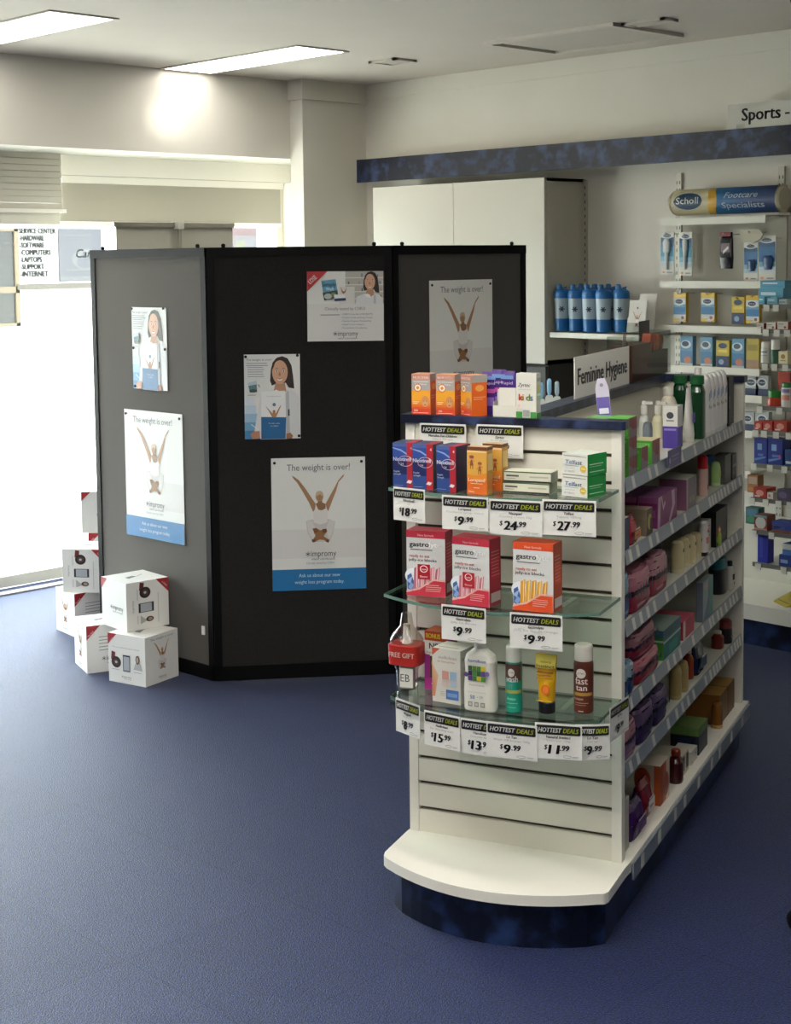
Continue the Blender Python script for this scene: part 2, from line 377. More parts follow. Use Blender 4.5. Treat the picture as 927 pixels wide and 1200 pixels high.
# ------------------------------------------------------------------ outside
struct(MB().box(-90, XG-.05, -40, 90, -.12, -.02, mat('#e2dfd8', .9)).build('ground_outside'))
XO = -30.0
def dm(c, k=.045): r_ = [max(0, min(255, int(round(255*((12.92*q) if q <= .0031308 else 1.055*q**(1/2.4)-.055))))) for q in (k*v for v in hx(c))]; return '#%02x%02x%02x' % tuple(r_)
def oyz(px, py): P = onX(px, py, XO); return P.y, P.z
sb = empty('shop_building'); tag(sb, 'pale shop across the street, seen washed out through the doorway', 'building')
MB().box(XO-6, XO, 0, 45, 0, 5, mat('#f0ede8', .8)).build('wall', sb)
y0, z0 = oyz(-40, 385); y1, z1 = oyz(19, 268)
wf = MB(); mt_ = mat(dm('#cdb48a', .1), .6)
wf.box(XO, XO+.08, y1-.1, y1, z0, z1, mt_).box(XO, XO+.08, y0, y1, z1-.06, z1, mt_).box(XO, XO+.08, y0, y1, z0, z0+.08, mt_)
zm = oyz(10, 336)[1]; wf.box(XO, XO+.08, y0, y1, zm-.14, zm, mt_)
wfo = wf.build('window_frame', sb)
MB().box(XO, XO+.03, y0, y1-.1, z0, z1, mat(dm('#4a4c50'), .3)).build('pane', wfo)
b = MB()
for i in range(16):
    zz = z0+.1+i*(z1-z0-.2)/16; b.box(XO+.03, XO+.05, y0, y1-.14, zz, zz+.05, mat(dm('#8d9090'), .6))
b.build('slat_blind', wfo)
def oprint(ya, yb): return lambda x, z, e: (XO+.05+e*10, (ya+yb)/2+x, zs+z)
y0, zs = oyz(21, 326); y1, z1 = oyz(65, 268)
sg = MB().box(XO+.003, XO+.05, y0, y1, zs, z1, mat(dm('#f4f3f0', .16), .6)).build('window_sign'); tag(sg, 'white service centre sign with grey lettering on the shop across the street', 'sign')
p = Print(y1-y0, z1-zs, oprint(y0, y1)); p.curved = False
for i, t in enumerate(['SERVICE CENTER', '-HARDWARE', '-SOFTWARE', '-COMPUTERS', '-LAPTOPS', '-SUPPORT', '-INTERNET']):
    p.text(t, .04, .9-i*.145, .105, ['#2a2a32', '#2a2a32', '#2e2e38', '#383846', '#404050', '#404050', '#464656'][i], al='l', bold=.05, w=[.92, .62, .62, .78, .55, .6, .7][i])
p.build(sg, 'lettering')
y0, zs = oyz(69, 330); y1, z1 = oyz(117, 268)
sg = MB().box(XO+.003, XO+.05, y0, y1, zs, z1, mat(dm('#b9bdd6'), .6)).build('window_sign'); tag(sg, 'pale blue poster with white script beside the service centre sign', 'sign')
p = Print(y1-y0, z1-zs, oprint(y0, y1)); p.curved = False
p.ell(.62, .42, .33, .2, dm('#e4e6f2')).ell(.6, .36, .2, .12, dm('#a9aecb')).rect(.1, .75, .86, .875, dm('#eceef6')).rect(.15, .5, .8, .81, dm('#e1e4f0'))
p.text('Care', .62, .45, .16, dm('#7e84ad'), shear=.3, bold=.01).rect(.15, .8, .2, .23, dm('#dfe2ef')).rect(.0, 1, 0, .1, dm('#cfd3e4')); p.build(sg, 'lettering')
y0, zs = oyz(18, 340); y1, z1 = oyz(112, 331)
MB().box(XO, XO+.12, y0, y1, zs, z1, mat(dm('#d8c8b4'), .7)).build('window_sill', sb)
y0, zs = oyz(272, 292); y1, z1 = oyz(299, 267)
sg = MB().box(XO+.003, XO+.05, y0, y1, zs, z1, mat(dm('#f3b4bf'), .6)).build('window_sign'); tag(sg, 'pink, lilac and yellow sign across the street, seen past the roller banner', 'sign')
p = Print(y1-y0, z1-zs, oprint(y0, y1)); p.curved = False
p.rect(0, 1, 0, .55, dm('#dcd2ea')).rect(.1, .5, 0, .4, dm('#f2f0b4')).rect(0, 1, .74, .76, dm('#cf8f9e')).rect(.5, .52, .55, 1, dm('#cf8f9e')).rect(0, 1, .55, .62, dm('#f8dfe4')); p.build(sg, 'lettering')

# ------------------------------------------------------------------ roller banner behind the screen
bn = empty('roller_banner'); bn.location = (-6.36, 4.672, 0)
tag(bn, 'back of a grey roller banner with top rail and pole, behind the folding screen', 'banner')
MB().box(-.004, 0, -.37, .37, .07, 1.885, mat('#b9b6a8', .7)).build('banner_sheet', bn)
MB().box(-.012, .014, -.39, .375, 1.88, 1.905, mat('#9a968b', .35, .5)).build('top_rail', bn, .004)
MB().box(-.09, .09, -.4, .39, 0, .08, mat('#8b8880', .35, .6)).build('base', bn, .01)
b = MB().tube([(.03, .0, .06), (.03, .0, 1.9)], .011, mat('#a9a598', .3, .6)); b.box(.0, .045, -.018, .018, 1.87, 1.912, mat('#c9c6ba', .4)); b.build('pole', bn)

# ================================================================== FOLDING SCREEN (one thing, three panels)
F1 = Vector((-4.774, 3.660, 0)); F2 = Vector((-4.336, 4.221, 0))
DL = Vector((-1, -.031, 0)).normalized(); DM = (F2-F1).normalized(); DRr = Vector((.075, .79, 0))
_fw2 = Vector((AF.x, AF.y, 0)).normalized()
Q1, Q2 = F1-DM*.010, F2+DM*.022
DR = (onP(618.5, 400, F2+_fw2*((F2-CP).dot(AF)*.068), AF)); DR.z = 0; WR = (DR-F2).length; DR = (DR-F2-DM*.03); WRP = DR.length; DR = DR.normalized()
WL, WM, HP = .783, (Q2-Q1).length, 1.757
screen = empty('folding_screen'); screen.location = F1
tag(screen, 'three-panel charcoal fabric folding screen with black frame standing on the carpet', 'screen')
def panel(p0, d, W, out):
    """panel from p0 along d; out = unit vector towards the viewer"""
    o = empty('panel'); o.parent = screen; o.location = p0-F1
    s = out.cross(d).z
    # local axes: x along d, y = away from the viewer
    o.matrix_local = Matrix.Translation(p0-F1) @ Matrix(((d.x, -out.x, 0), (d.y, -out.y, 0), (0, 0, 1))).to_4x4()
    b = MB(); t = .03; e0 = .002
    b.box(e0, e0+t, -.004, .036, .022, HP-.002, M_FRAME).box(W-e0-t, W-e0, -.004, .036, .022, HP-.002, M_FRAME)
    b.box(e0, W-e0, -.006, .038, HP-.036, HP, M_FRAME).box(e0, W-e0, -.004, .036, .003, .062, M_FRAME)
    b.build('panel_frame', o, .004)
    MB().box(e0+t-.004, W-e0-t+.004, .001, .031, .06, HP-.034, M_FABRIC).build('fabric_panel', o)
    for x in (.07, W-.07):
        MB().loft([(HP-.001, .006, .006), (HP+.006, .009, .009), (HP+.012, .008, .008), (HP+.015, .004, .004)], M_FRAME, 10, x, .016).build('peg', o)
    for x in (.1, W-.1): MB().loft([(0, .017, .017), (.012, .017, .017), (.016, .01, .01)], M_BLACK, 12, x, .016).build('foot', o)
    return o
def outn(d):
    n = Vector((d.y, -d.x, 0)); return n if n.dot(CP-F1) > 0 else -n
NL, NM, NR = outn(DL), outn(DM), outn(DR)
panel(Q1, DL, WL, NL); panel(Q1, DM, WM, NM); panel(Q2, DR, WRP, NR)
for p, nn in ((Q1, (NL+NM).normalized()), (Q2, (NM+NR).normalized())):
    b = MB().loft([(.03, .0125, .0125), (HP-.03, .0125, .0125)], M_BLACK, 12); h = b.build('hinge_post', screen); h.location = p-F1+nn*-.016
b = MB().box(-.008, .008, -.006, 0, 0, .035, M_PAPER); t_ = b.build('white_tag', screen); t_.location = Q1-F1+DL*.05+NL*.012+Vector((0, 0, .19)); t_['label'] = 'small white tag low on the post'

# ------------------------------------------------------------------ posters
DK = '#5c5f66'
def yoga(p, f=lambda X, Z: ((X-300)/428, 1-(Z-60)/597), skin='#a87f5c', sk2='#8c6544', lt=True):
    """woman sitting cross-legged with both arms raised, traced in one frame; f maps it to the face"""
    P = lambda *q: [f(q[i], q[i+1]) for i in range(0, len(q), 2)]
    p.poly(P(455,345, 480,338, 520,345, 560,338, 588,350, 580,400, 562,440, 485,440, 462,400), '#c9c5c2')
    p.poly(P(458,345, 482,342, 500,385, 488,430, 465,395), '#d6d3d0').poly(P(585,348, 560,342, 545,385, 560,428, 578,395), '#d6d3d0')
    p.poly(P(488,290, 500,268, 545,268, 556,300, 552,352, 520,362, 490,352), '#dedbd8')
    p.poly(P(393,138, 402,143, 425,160, 452,195, 478,235, 500,268, 497,292, 488,304, 470,262, 442,212, 418,172, 400,152), skin)
    p.poly(P(633,135, 622,145, 604,165, 585,200, 562,240, 545,270, 550,290, 557,303, 575,258, 594,212, 606,172, 628,148), skin)
    p.poly(P(500,268, 512,262, 530,262, 545,270, 545,290, 528,298, 512,295), sk2)
    p.poly(P(510,250, 530,250, 530,272, 510,272), sk2)
    x, z = f(518, 234); x1, z1 = f(536, 258); p.ell(x, z, x1-x, z-z1, '#b08d6c')
    x, z = f(518, 224); x1, z1 = f(535, 238); p.ell(x, z, x1-x, z-z1, '#c3ad90')
    x, z = f(518, 241); x1, z1 = f(530, 256); p.ell(x, z, x1-x, z-z1, skin)
    p.poly(P(484,380, 500,376, 520,388, 545,380, 552,392, 535,415, 560,432, 556,444, 535,432, 515,430, 495,440, 480,436, 498,412), '#94683f')
    p.poly(P(486,378, 505,380, 512,392, 492,402), '#7d5230').poly(P(530,382, 549,382, 548,398, 530,400), '#6f4628')
    p.poly(P(480,428, 500,428, 492,442, 482,440), '#6f4a30').poly(P(545,430, 562,432, 556,445, 545,440), '#6f4a30')
def logo(p, x, z, h, c='#3f4148', asp=4.2, n=6):
    """asterisk and the word impromy; h = x-height-ish cap height fraction"""
    wd = h*p.H*asp/p.W
    p.text('impromy', x+wd*.1, z, h, c, w=wd)
    ax = x-wd*.52; az = z+h*.42; r = h*p.H*.42
    for k in range(3):
        a = math.pi*k/3+.5; p.line(ax-r*math.cos(a)/p.W, az-r*math.sin(a)/p.H, ax+r*math.cos(a)/p.W, az+r*math.sin(a)/p.H, h*p.H*.1, c)
    p.text('WEIGHT LOSS PROGRAM', x+wd*.08, z-h*.62, h*.28, c, w=wd*.95)
def poster_sheet(p0, d, out, x0, x1, z0, z1, label, pins, tilt=0.0):
    W, H = abs(x1-x0), z1-z0; xc = (x0+x1)/2
    xd = d if d.cross(Vector((0, 0, 1))).dot(out) > 0 else -d      # to the right as seen from the front
    o = MB().box(-W/2, W/2, -.0016, -.0006, 0, H, M_PAPER).build('poster')
    o.matrix_world = Matrix.Translation(p0+d*xc+out*.0002+Vector((0, 0, z0))) @ Matrix(((xd.x, -out.x, 0), (xd.y, -out.y, 0), (0, 0, 1))).to_4x4() @ Matrix.Rotation(tilt, 4, 'Y')
    tag(o, label, 'poster')
    for fx, fz in pins:
        MB().loft([(0, .004, .004), (.004, .006, .006), (.006, .003, .003)], M_BLACK, 10).build('drawing_pin', o).matrix_local = Matrix.Translation(((fx-.5)*W, -.0018, fz*H)) @ Matrix.Rotation(R(90), 4, 'X')
    return o, Print(W, H, lambda x, z, e: (x, -.0018-e, z))
def plain(p): p.curved = False; return p
def weight_poster(p0, d, out, x0, x1, z0, z1, label, tilt=0):
    o, p = poster_sheet(p0, d, out, x0, x1, z0, z1, label, [(.035, .965), (.96, .965)], tilt); plain(p)
    p.rect(.0, 1, .24, .46, '#dcdad7')
    yoga(p); p.rect(0, 1, 0, .16, '#1a6fa8')
    p.text('The weight is over!', .5, .905, .048, '#6a6d74', w=.67, bold=.003); logo(p, .52, .255, .045)
    p.text('Clinically tested by CSIRO', .51, .197, .016, '#8d9096', w=.3)
    p.text('Ask us about our new', .5, .1, .027, '#d5e4ee', w=.44, bold=.004).text('weight loss program today.', .5, .05, .027, '#d5e4ee', w=.53, bold=.004)
    p.build(o, 'printed_design'); return o
weight_poster(F1, DM, NM, .2303, .611, .3645, .9065, 'largest poster on the middle screen panel, raised-arm woman over a blue band', R(.3))
weight_poster(Q1, DL, NL, .172, .567, .541, 1.081, 'raised-arm woman poster with blue band on the left screen panel above the boxes', 0)
weight_poster(Q2, DR, NR, .203, .203+.352*WR/.77, 1.612-.54, 1.612, 'raised-arm woman poster on the narrow right screen panel, behind the orange boxes', 0)
def woman(p, f, coat='#d9dadb'):
    P = lambda *q: [f(q[i], q[i+1]) for i in range(0, len(q), 2)]
    E = lambda X, Z, rx, rz, c, **k: p.ell(*f(X, Z), abs(f(X+rx, 0)[0]-f(X, 0)[0]), abs(f(0, Z+rz)[1]-f(0, Z)[1]), c, **k)
    p.poly(P(248,700, 300,682, 330,672, 378,680, 408,690, 430,720, 432,900, 360,905, 246,905, 215,870, 235,760), coat)
    p.poly(P(300,662, 292,640, 296,590, 306,556, 326,536, 350,530, 376,540, 394,572, 401,620, 406,677, 380,672, 366,650, 320,655), '#2e1d16')
    p.poly(P(318,650, 362,650, 368,688, 340,705, 308,688), '#b98a6c')
    E(339, 602, 37, 54, '#d0a184'); p.poly(P(305,590, 318,556, 340,545, 366,552, 378,590, 381,566, 360,536, 320,540, 303,562), '#2e1d16')
    for X in (324, 356): E(X, 597, 6.5, 4, '#f0e8e0'); E(X, 597, 3.4, 3.6, '#2a1a14')
    for X in (324, 356): p.poly(P(X-9,587, X,583, X+9,586, X,586), '#4a2c1e')
    p.poly(P(338,598, 343,615, 337,618, 332,615), '#a87153')
    p.poly(P(325,631, 338,634, 352,630, 347,639, 338,642, 330,639), '#eee4dc').poly(P(321,629, 338,635, 356,628, 338,631), '#a05a4c').poly(P(327,639, 338,645, 350,638, 338,642), '#b0695a')
    p.poly(P(365,700, 372,685, 380,690, 384,900, 366,900), '#b9bbbd').poly(P(300,690, 318,705, 345,708, 340,690, 320,680), '#eceded')
    p.rect(f(375, 0)[0], f(383, 0)[0], f(0, 800)[1], f(0, 770)[1], '#31343c')
def chemist_poster(p0, d, out, x0, x1, z0, z1, label, tilt=0, stretch=False):
    pins = [(.03, .975), (.955, .985), (.97, .03)] if not stretch else [(.02, .98), (.93, .99), (.04, .5), (.95, .5), (.05, .03)]
    o, p = poster_sheet(p0, d, out, x0, x1, z0, z1, label, pins, tilt); plain(p)
    f = lambda X, Z: ((X-170)/264, 1-(Z-521)/382)
    for i, c in enumerate(['#3f86b8', '#6ea3c9', '#9cc0da', '#c3d7e5', '#d8e1e8']): p.rect(0, .3-.03*i, i*.1, i*.1+.1, c)
    p.rect(.0, .55, .5, 1, '#dfe0df')
    woman(p, f)
    P = lambda *q: [f(q[i], q[i+1]) for i in range(0, len(q), 2)]
    p.poly(P(250,688, 362,686, 366,806, 248,804), '#e9eaea').poly(P(248,803, 366,806, 362,903, 248,903), '#1d6296')
    p.poly(P(268,752, 276,760, 300,786, 318,786, 338,754, 344,750, 326,790, 318,806, 300,806, 286,780), '#b07f58').ell(*f(309, 780), .025, .022, '#a8764e')
    p.ell(*f(310, 748), .03, .021, '#5f8293')
    p.text('Clinically tested', *f(306, 712), .012, '#9aa0a6', w=.26); p.text('Provide today', *f(310, 835), .014, '#c9dcea', w=.2); p.text('in CSIRO', *f(310, 847), .013, '#c9dcea', w=.14)
    p.poly(P(196,880, 215,868, 240,866, 242,900, 205,903), '#b98263').poly(P(366,880, 385,876, 398,890, 392,903, 366,903), '#a06c4c')
    p.line(*f(200, 835), *f(235, 862), .003, '#e8e8e8')
    p.text('The weight is over!', .035, f(0, 549)[1], .026, '#6a6d74', w=.46, al='l')
    p.micro(.04, .44, f(0, 562)[1], 2, .026, '#83868c', .007); p.micro(.06, .36, f(0, 580)[1], 5, .027, '#9b9ea4', .008, .15)
    p.poly(P(186,648, 228,638, 230,690, 196,692), '#5e7f88').poly(P(186,648, 228,638, 228,655, 188,662), '#bccdd6').ell(*f(212, 684), .07, .02, '#3e5148').rect(.06, .2, f(0,705)[1], f(0,702)[1], '#9b9ea4')
    p.line(*f(236, 655), *f(242, 668), .004, '#b07f58')
    p.build(o, 'printed_design'); return o
chemist_poster(F1, DM, NM, .1303, .354, .9875, 1.328, 'poster of a smiling woman in white coat, middle screen panel, left side', R(.4))
chemist_poster(Q1, DL, NL, .261, .495, 1.172, 1.515, 'small poster of a smiling woman in white coat on the left screen panel', 0, True)
# landscape poster
o, p = poster_sheet(F1, DM, NM, .3885, .696, 1.376, 1.656, 'landscape poster with red corner high on the middle screen panel', [], R(.4)); plain(p)
f = lambda X, Z: ((X-462)/344, 1-(Z-147)/312)
P = lambda *q: [f(q[i], q[i+1]) for i in range(0, len(q), 2)]
p.rect(.5, 1, .53, 1, '#b7b4ae')
for k in range(4): p.rect(.5, 1, .6+k*.1, .615+k*.1, '#d8d6d0')
for k in range(26): xx = .51+.47*random.random(); p.rect(xx, xx+.02, .615+.1*(k % 4), .615+.1*(k % 4)+.03+.03*random.random(), random.choice(['#8e6c5c', '#7d8a8e', '#c9c4ba', '#a69c94', '#6f6a6a']), 1)
p.rect(.42, .62, .53, .78, '#d9d7d2')
woman(p, lambda X, Z: f(745+(X-340)*.64, 195+(Z-602)*.66))
p.rect(0, 1, 0, .535, '#dcdbd8')
p.poly(P(525,188, 590,182, 602,262, 538,276), '#5f9dbb').poly(P(531,242, 598,230, 602,264, 538,277), '#3f4f3e').text('Simply', *f(560, 214), .06, '#17414f', w=.18, bold=.02).text('Well', *f(562, 232), .045, '#e4eef2', w=.1)
p.ell(*f(555, 258), .05, .04, '#b9c2b8').ell(*f(580, 250), .035, .03, '#74806c')
p.poly(P(582,250, 632,252, 635,276, 584,278), '#e6e8e8').poly(P(584,268, 635,266, 635,278, 584,280), '#274b66')
p.poly(P(612,218, 622,236, 630,236, 640,216, 634,240, 624,248, 617,240), '#9c7050')
p.corner('#b5232a', .26); p.text('LOSE', *f(492, 190), .06, '#eadada', w=.12, rot=R(42), bold=.03).text('It takes weight', *f(484, 178), .03, '#eadada', w=.1, rot=R(42))
p.text('Clinically tested by CSIRO', *f(631, 320), .043, '#70737a', w=.53)
p.rect(*[f(520, 0)[0], f(606, 0)[0]], f(0, 343)[1], f(0, 339)[1], '#8d9096')
for k, t in enumerate(['CSIRO Money Back (RRP $24.99)', 'Product Guide & Eating Trainer', 'Flexible Program Membership', 'Health Tracker & Report', 'Personalised Consultations']):
    p.text('• '+t, f(614, 0)[0], f(0, 342+k*15.3)[1], .023, '#70737a', al='l', w=[.41, .41, .39, .3, .34][k])
logo(p, .5, .075, .075, asp=3.9); p.build(o, 'printed_design')

# ------------------------------------------------------------------ cube boxes
M_BOX = mat('#e9e7e2', .45); RED = '#a8242c'
def cube_box(label, loc, rz, front, left):
    S = .2
    o = MB().box(0, S, 0, S, 0, S, M_BOX).build('carton', None, .003, 2); tag(o, label, 'box', 'white weight loss kit cartons')
    put(o, loc, rz)
    for side, kind in (('front', front), ('left', left)):
        mp = (lambda x, z, e: (S/2+x, -e, z)) if side == 'front' else (lambda x, z, e: (-e, S/2-x, z))
        p = plain(Print(S, S, mp)); cube_face(p, kind); p.build(o, 'printed_'+side)
    p = plain(Print(S, S, lambda x, z, e: (S/2+x, z, S+e))); p.poly([(.3, .4), (.55, .5), (.5, .6), (.3, .55)], '#77797a'); p.line(.55, .5, .75, .62, .004, '#77797a'); p.build(o, 'printed_top')
    return o
def cube_face(p, kind):
    if kind == 'logo':
        p.corner(RED, .2); p.text('NEW KIT', .09, .86, .035, '#e6c9c9', rot=R(45), w=.14, bold=.02); logo(p, .5, .5, .1, '#55575c', 4.3)
    elif kind == 'yoga':
        yoga(p, lambda X, Z: (.5+(X-515)/520, .86-(Z-135)/520)); p.text('The weight is over!', .5, .9, .045, '#85878c', w=.7); logo(p, .5, .1, .05, '#6f7177', 4)
    elif kind == 'text':
        p.corner(RED, .3); p.text('The best', .1, .82, .035, '#e6c9c9', rot=R(45), w=.16, bold=.02); p.text('LOSER', .14, .78, .035, '#e6c9c9', rot=R(45), w=.14, bold=.02)
        for i in range(5): p.rect(.26, .92-.08*(i % 2), .74-i*.07, .755-i*.07, '#8f9196')
        logo(p, .6, .24, .11, '#4b4d52', 4.2)
    elif kind == 'things':
        p.corner(RED, .24); p.text('LOSER', .11, .84, .035, '#e6c9c9', rot=R(45), w=.14, bold=.02)
        p.text('Your personalised program includes', .48, .72, .025, '#8f9196', w=.74)
        tape(p, .2, .42, .13); phone(p, .5, .42, .085, .14); nurse(p, .8, .42)
        for x in (.2, .5, .8): p.rect(x-.1, x+.1, .265, .275, '#9a9ca0')
        logo(p, .5, .12, .05, '#6f7177', 4.3)
    elif kind == 'sideways':
        p.corner(RED, .3, True); p.text('LOSER', .9, .86, .035, '#e6c9c9', rot=R(-45), w=.15, bold=.02)
        tape(p, .42, .76, .13); phone(p, .46, .45, .14, .085); nurse(p, .42, .2, True)
        p.rect(.74, .752, .1, .72, '#b2b4b8'); p.rect(.25, .262, .62, .85, '#a5a7ab').rect(.25, .262, .12, .3, '#a5a7ab')
        p.text('impromy', .17, .5, .05, '#8d8f94', w=.26, rot=R(90))
    elif kind == 'logo_top':
        p.corner(RED, .24); p.text('LOSER', .11, .84, .035, '#e6c9c9', rot=R(45), w=.14, bold=.02); logo(p, .62, .4, .1, '#55575c', 4.2)
def tape(p, x, z, r):
    p.poly([(x-.02, z+.04), (x-.0, z+.2), (x-.1, z+.22), (x-.12, z+.05)], '#6b2f26').ell(x+.02, z, r, r*.9, '#33241f').ell(x+.02, z, r*.6, r*.5, '#4f4039').ell(x+.02, z, r*.25, r*.2, '#c9c4be')
def phone(p, x, z, a, b):
    p.rect(x-a-.012, x+a+.012, z-b-.03, z+b+.03, '#23252b') if b > a else p.rect(x-a-.04, x+a+.04, z-b-.012, z+b+.012, '#23252b')
    p.rect(x-a+.006, x+a-.006, z-b, z+b, '#aeb2b8')
def nurse(p, x, z, lying=False):
    if lying: p.poly([(x-.1, z-.08), (x-.1, z+.1), (x, z+.02), (x+.1, z-.02)], '#b5b3b0').ell(x+.12, z, .09, .055, '#4a3b34').ell(x+.13, z, .05, .035, '#a98d78')
    else: p.poly([(x-.11, z-.1), (x-.06, z+.04), (x+.06, z+.04), (x+.13, z-.1)], '#b9b8b6').ell(x, z+.11, .055, .09, '#4f3f37').ell(x-.005, z+.11, .035, .06, '#b09480')
def vloc(v, z=0): return Vector((v[0], v[1], z))
cube_box('white carton nearest the viewer on the carpet, three pictured items on one face', vloc((-4.921, 3.412)), R(103), 'yoga', 'things')
cube_box('white carton on the carpet, half hidden left of the carton nearest the viewer', vloc((-5.265, 3.361)), R(72), 'text', 'yoga')
cube_box('white carton resting on the two nearest cartons, red corners on both faces', vloc((-5.052, 3.418), .201), R(86), 'sideways', 'logo_top')
cube_box('bottom white carton of the pair at the left edge of the screen', vloc((-5.827, 3.662)), R(83), 'text', 'yoga')
cube_box('upper white carton with sideways pictures, at the left edge of the screen', vloc((-5.902, 3.651), .201), R(36), 'sideways', 'yoga')
cube_box('lowest white carton of the rear stack behind the screen edge', vloc((-6.19, 3.945)), R(50), 'text', 'yoga')
cube_box('middle white carton of the rear stack behind the screen edge', vloc((-6.155, 3.955), .201), R(42), 'text', 'yoga')
cube_box('topmost white carton of the rear stack, half behind the screen edge', vloc((-6.177, 3.935), .402), R(48), 'logo_top', 'yoga')

# ================================================================== GONDOLA
UW = .593; GL = 1.53
gon = empty('gondola_unit'); put(gon, GO, GA); tag(gon, 'white slatwall gondola with navy marbled top rail and kickboard in mid shop', 'display unit')
ZG = [.216+.0704*k for k in range(15)]
b = MB()
zs_ = [.15]+ZG+[1.266]
for i in range(len(zs_)-1): b.box(-UW+.026, -.026, .004, .018, zs_[i]+(.0052 if i else 0), zs_[i+1]-(.0052 if i < len(zs_)-2 else 0), M_LAM)
b.box(-UW+.026, -.026, .018, .03, .15, 1.266, M_GROOVE, side=M_LAM); b.build('slatwall_panel', gon)
MB().box(-UW, -UW+.026, 0, .03, .15, 1.266, M_WHITE).build('end_post', gon, .002)
MB().box(-.026, 0, 0, .03, .15, 1.266, M_WHITE).build('end_post', gon, .002)
b = MB().prism([(-UW-.008, -.014), (.006, -.014), (.012, -.004), (.006, .045), (-.26, .045), (-.26, .14), (-UW-.008, .14)], 1.268, 1.29, M_MARBLE); b.build('top_board', gon, .002)
MB().box(-UW, -.26, .03, .135, 1.25, 1.267, M_WHITE).build('board_bracket', gon)
MB().box(-.305, -.29, .03, GL-.03, .15, 1.262, M_LAM).build('spine_panel', gon)
MB().box(-.33, -.265, .04, GL-.02, 1.264, 1.29, M_MARBLE).build('spine_cap', gon, .002)
MB().box(-UW, 0, GL-.03, GL, .15, 1.266, M_LAM).build('rear_panel', gon, .002)
MB().box(-UW-.005, .006, GL-.045, GL+.012, 1.268, 1.29, M_MARBLE).build('rear_cap', gon, .002)
def arc(ul, ur, vc, sag, n=18, vb=0.0, rr=.03):
    P = [(ur, vb)]
    for i in range(n+1):
        t = i/n; u = ur+(ul-ur)*t; P.append((u, vc-sag*(1-(2*t-1)**2)))
    P.append((ul, vb)); return P[::-1]
dk = [(-UW-.004, .02), (-UW-.004, -.02), (-.592, -.165), (-.585, -.188), (-.57, -.203)]
for i in range(1, 16): t = i/16; dk.append((-.57+.565*t, -.203-.093*(1-(2*t-1)**2)))
dk += [(-.005, -.203), (.012, -.195), (.018, -.178), (.016, -.02), (.018, .02)]
MB().prism(dk, .123, .15, M_WHITE).build('front_deck', gon, .006, 3)
MB().box(-UW-.004, -.305, .02, GL, .123, .15, M_WHITE).build('base_deck', gon)
MB().box(-.29, .018, .02, GL+.01, .123, .15, M_WHITE).build('base_deck', gon, .004)
kk = [(-UW+.01, GL-.04), (-UW+.01, -.03), (-.575, -.145)]
for i in range(1, 16): t = i/16; kk.append((-.575+.575*t, -.155-.103*(1-(2*t-1)**2)))
kk += [(.0, -.145), (-.005, -.03), (-.005, GL-.04)]
MB().prism(kk, .0, .122, M_MARBLE2).build('kickboard', gon)
b = MB().box(.0185, .024, .03, GL, .098, .142, M_STRIP); st = b.build('ticket_strip', gon)
for k in range(9): MB().box(.0243, .0252, .1+k*.155+.02*(k % 3), .1+k*.155+.02*(k % 3)+.028, .103, .137, M_TICK).build('price_ticket', st)

# side shelves
SIDE = [1.105, .918, .733, .531, .362]
NAMES = ['top', 'second', 'third', 'fourth', 'lowest hanging']
def SZ(i): return SIDE[i]+.03 if i < 5 else .15
for i, zb in enumerate(SIDE):
    o = empty('gondola_shelf'); put(o, G(0, 0, zb), GA)
    tag(o, 'long shelf with grey ticket strip, %s one on the gondola aisle side' % NAMES[i], 'shelf', 'aisle side gondola shelves')
    MB().box(-.288, -.002, .032, GL-.032, .018, .03, mat('#c8c9bb', .35)).build('shelf_board', o)
    st = MB().add([(.0, .034, .0), (.0, GL-.034, .0), (-.006, GL-.034, .034), (-.006, .034, .034), (.004, .034, -.001), (.004, GL-.034, -.001), (-.002, GL-.034, .034), (-.002, .034, .034)],
             [(4,5,6,7),(3,2,1,0),(0,1,5,4),(2,3,7,6),(1,2,6,5),(3,0,4,7)], M_STRIP).build('ticket_strip', o)
    rnd = random.Random(i); v = .06+.04*rnd.random()
    while v < GL-.08:
        x = .0045
        MB().add([(x, v, .002), (x, v+.026, .002), (x-.006, v+.026, .032), (x-.006, v, .032)], [(0,1,2,3)], M_TICK).build('price_ticket', st)
        v += rnd.choice([.07, .1, .13, .16]) if v < .9 else rnd.choice([.04, .05, .07])
o = empty('gondola_shelf'); put(o, G(0, 0, 1.105), GA); tag(o, 'short pale shelf on the far side of the gondola, carrying toothbrush packs', 'shelf')
MB().box(-UW+.01, -.307, .04, .7, .018, .03, mat('#c8c9bb', .35)).build('shelf_board', o)

# glass end shelves
def glass_shelf(z, P, label, t=.008):
    o = empty('glass_shelf'); put(o, G(0, 0, z), GA); tag(o, label, 'shelf', 'glass shelves on the slatwall end')
    MB().prism(P, -t, 0, M_GLASS, cap=M_GLASS).build('glass_plate', o)
    b = MB(); n = len(P)
    for i in range(n-1):
        (x0, y0), (x1, y1) = P[i], P[i+1]; b.add([(x0, y0, -t), (x1, y1, -t), (x1, y1, 0), (x0, y0, 0)], [(0,1,2,3)], M_GEDGE)
    e = b.build('glass_edge', o)
    s = e.modifiers.new('s', 'SOLIDIFY'); s.thickness = .0012; s.offset = 1
    for u in (-.46, -.12): MB().box(u-.008, u+.008, -.12, -.0012, -.022, -t, M_WHITE).box(u-.008, u+.008, -.006, -.0012, -.06, -t, M_WHITE).build('bracket', o)
    return o
def curve(ul, ur, vc, sag, n=14): return [(ul, -.0012)]+[(ul+(ur-ul)*i/n, vc-sag*(1-(2*i/n-1)**2)) for i in range(n+1)]+[(ur, -.0012)]
ZA, ZB, ZCc = 1.118, .843, .58
glass_shelf(ZA, curve(-.565, -.008, -.172, .055), 'upper glass shelf on the slatwall end, under the nicotine and tablet boxes')
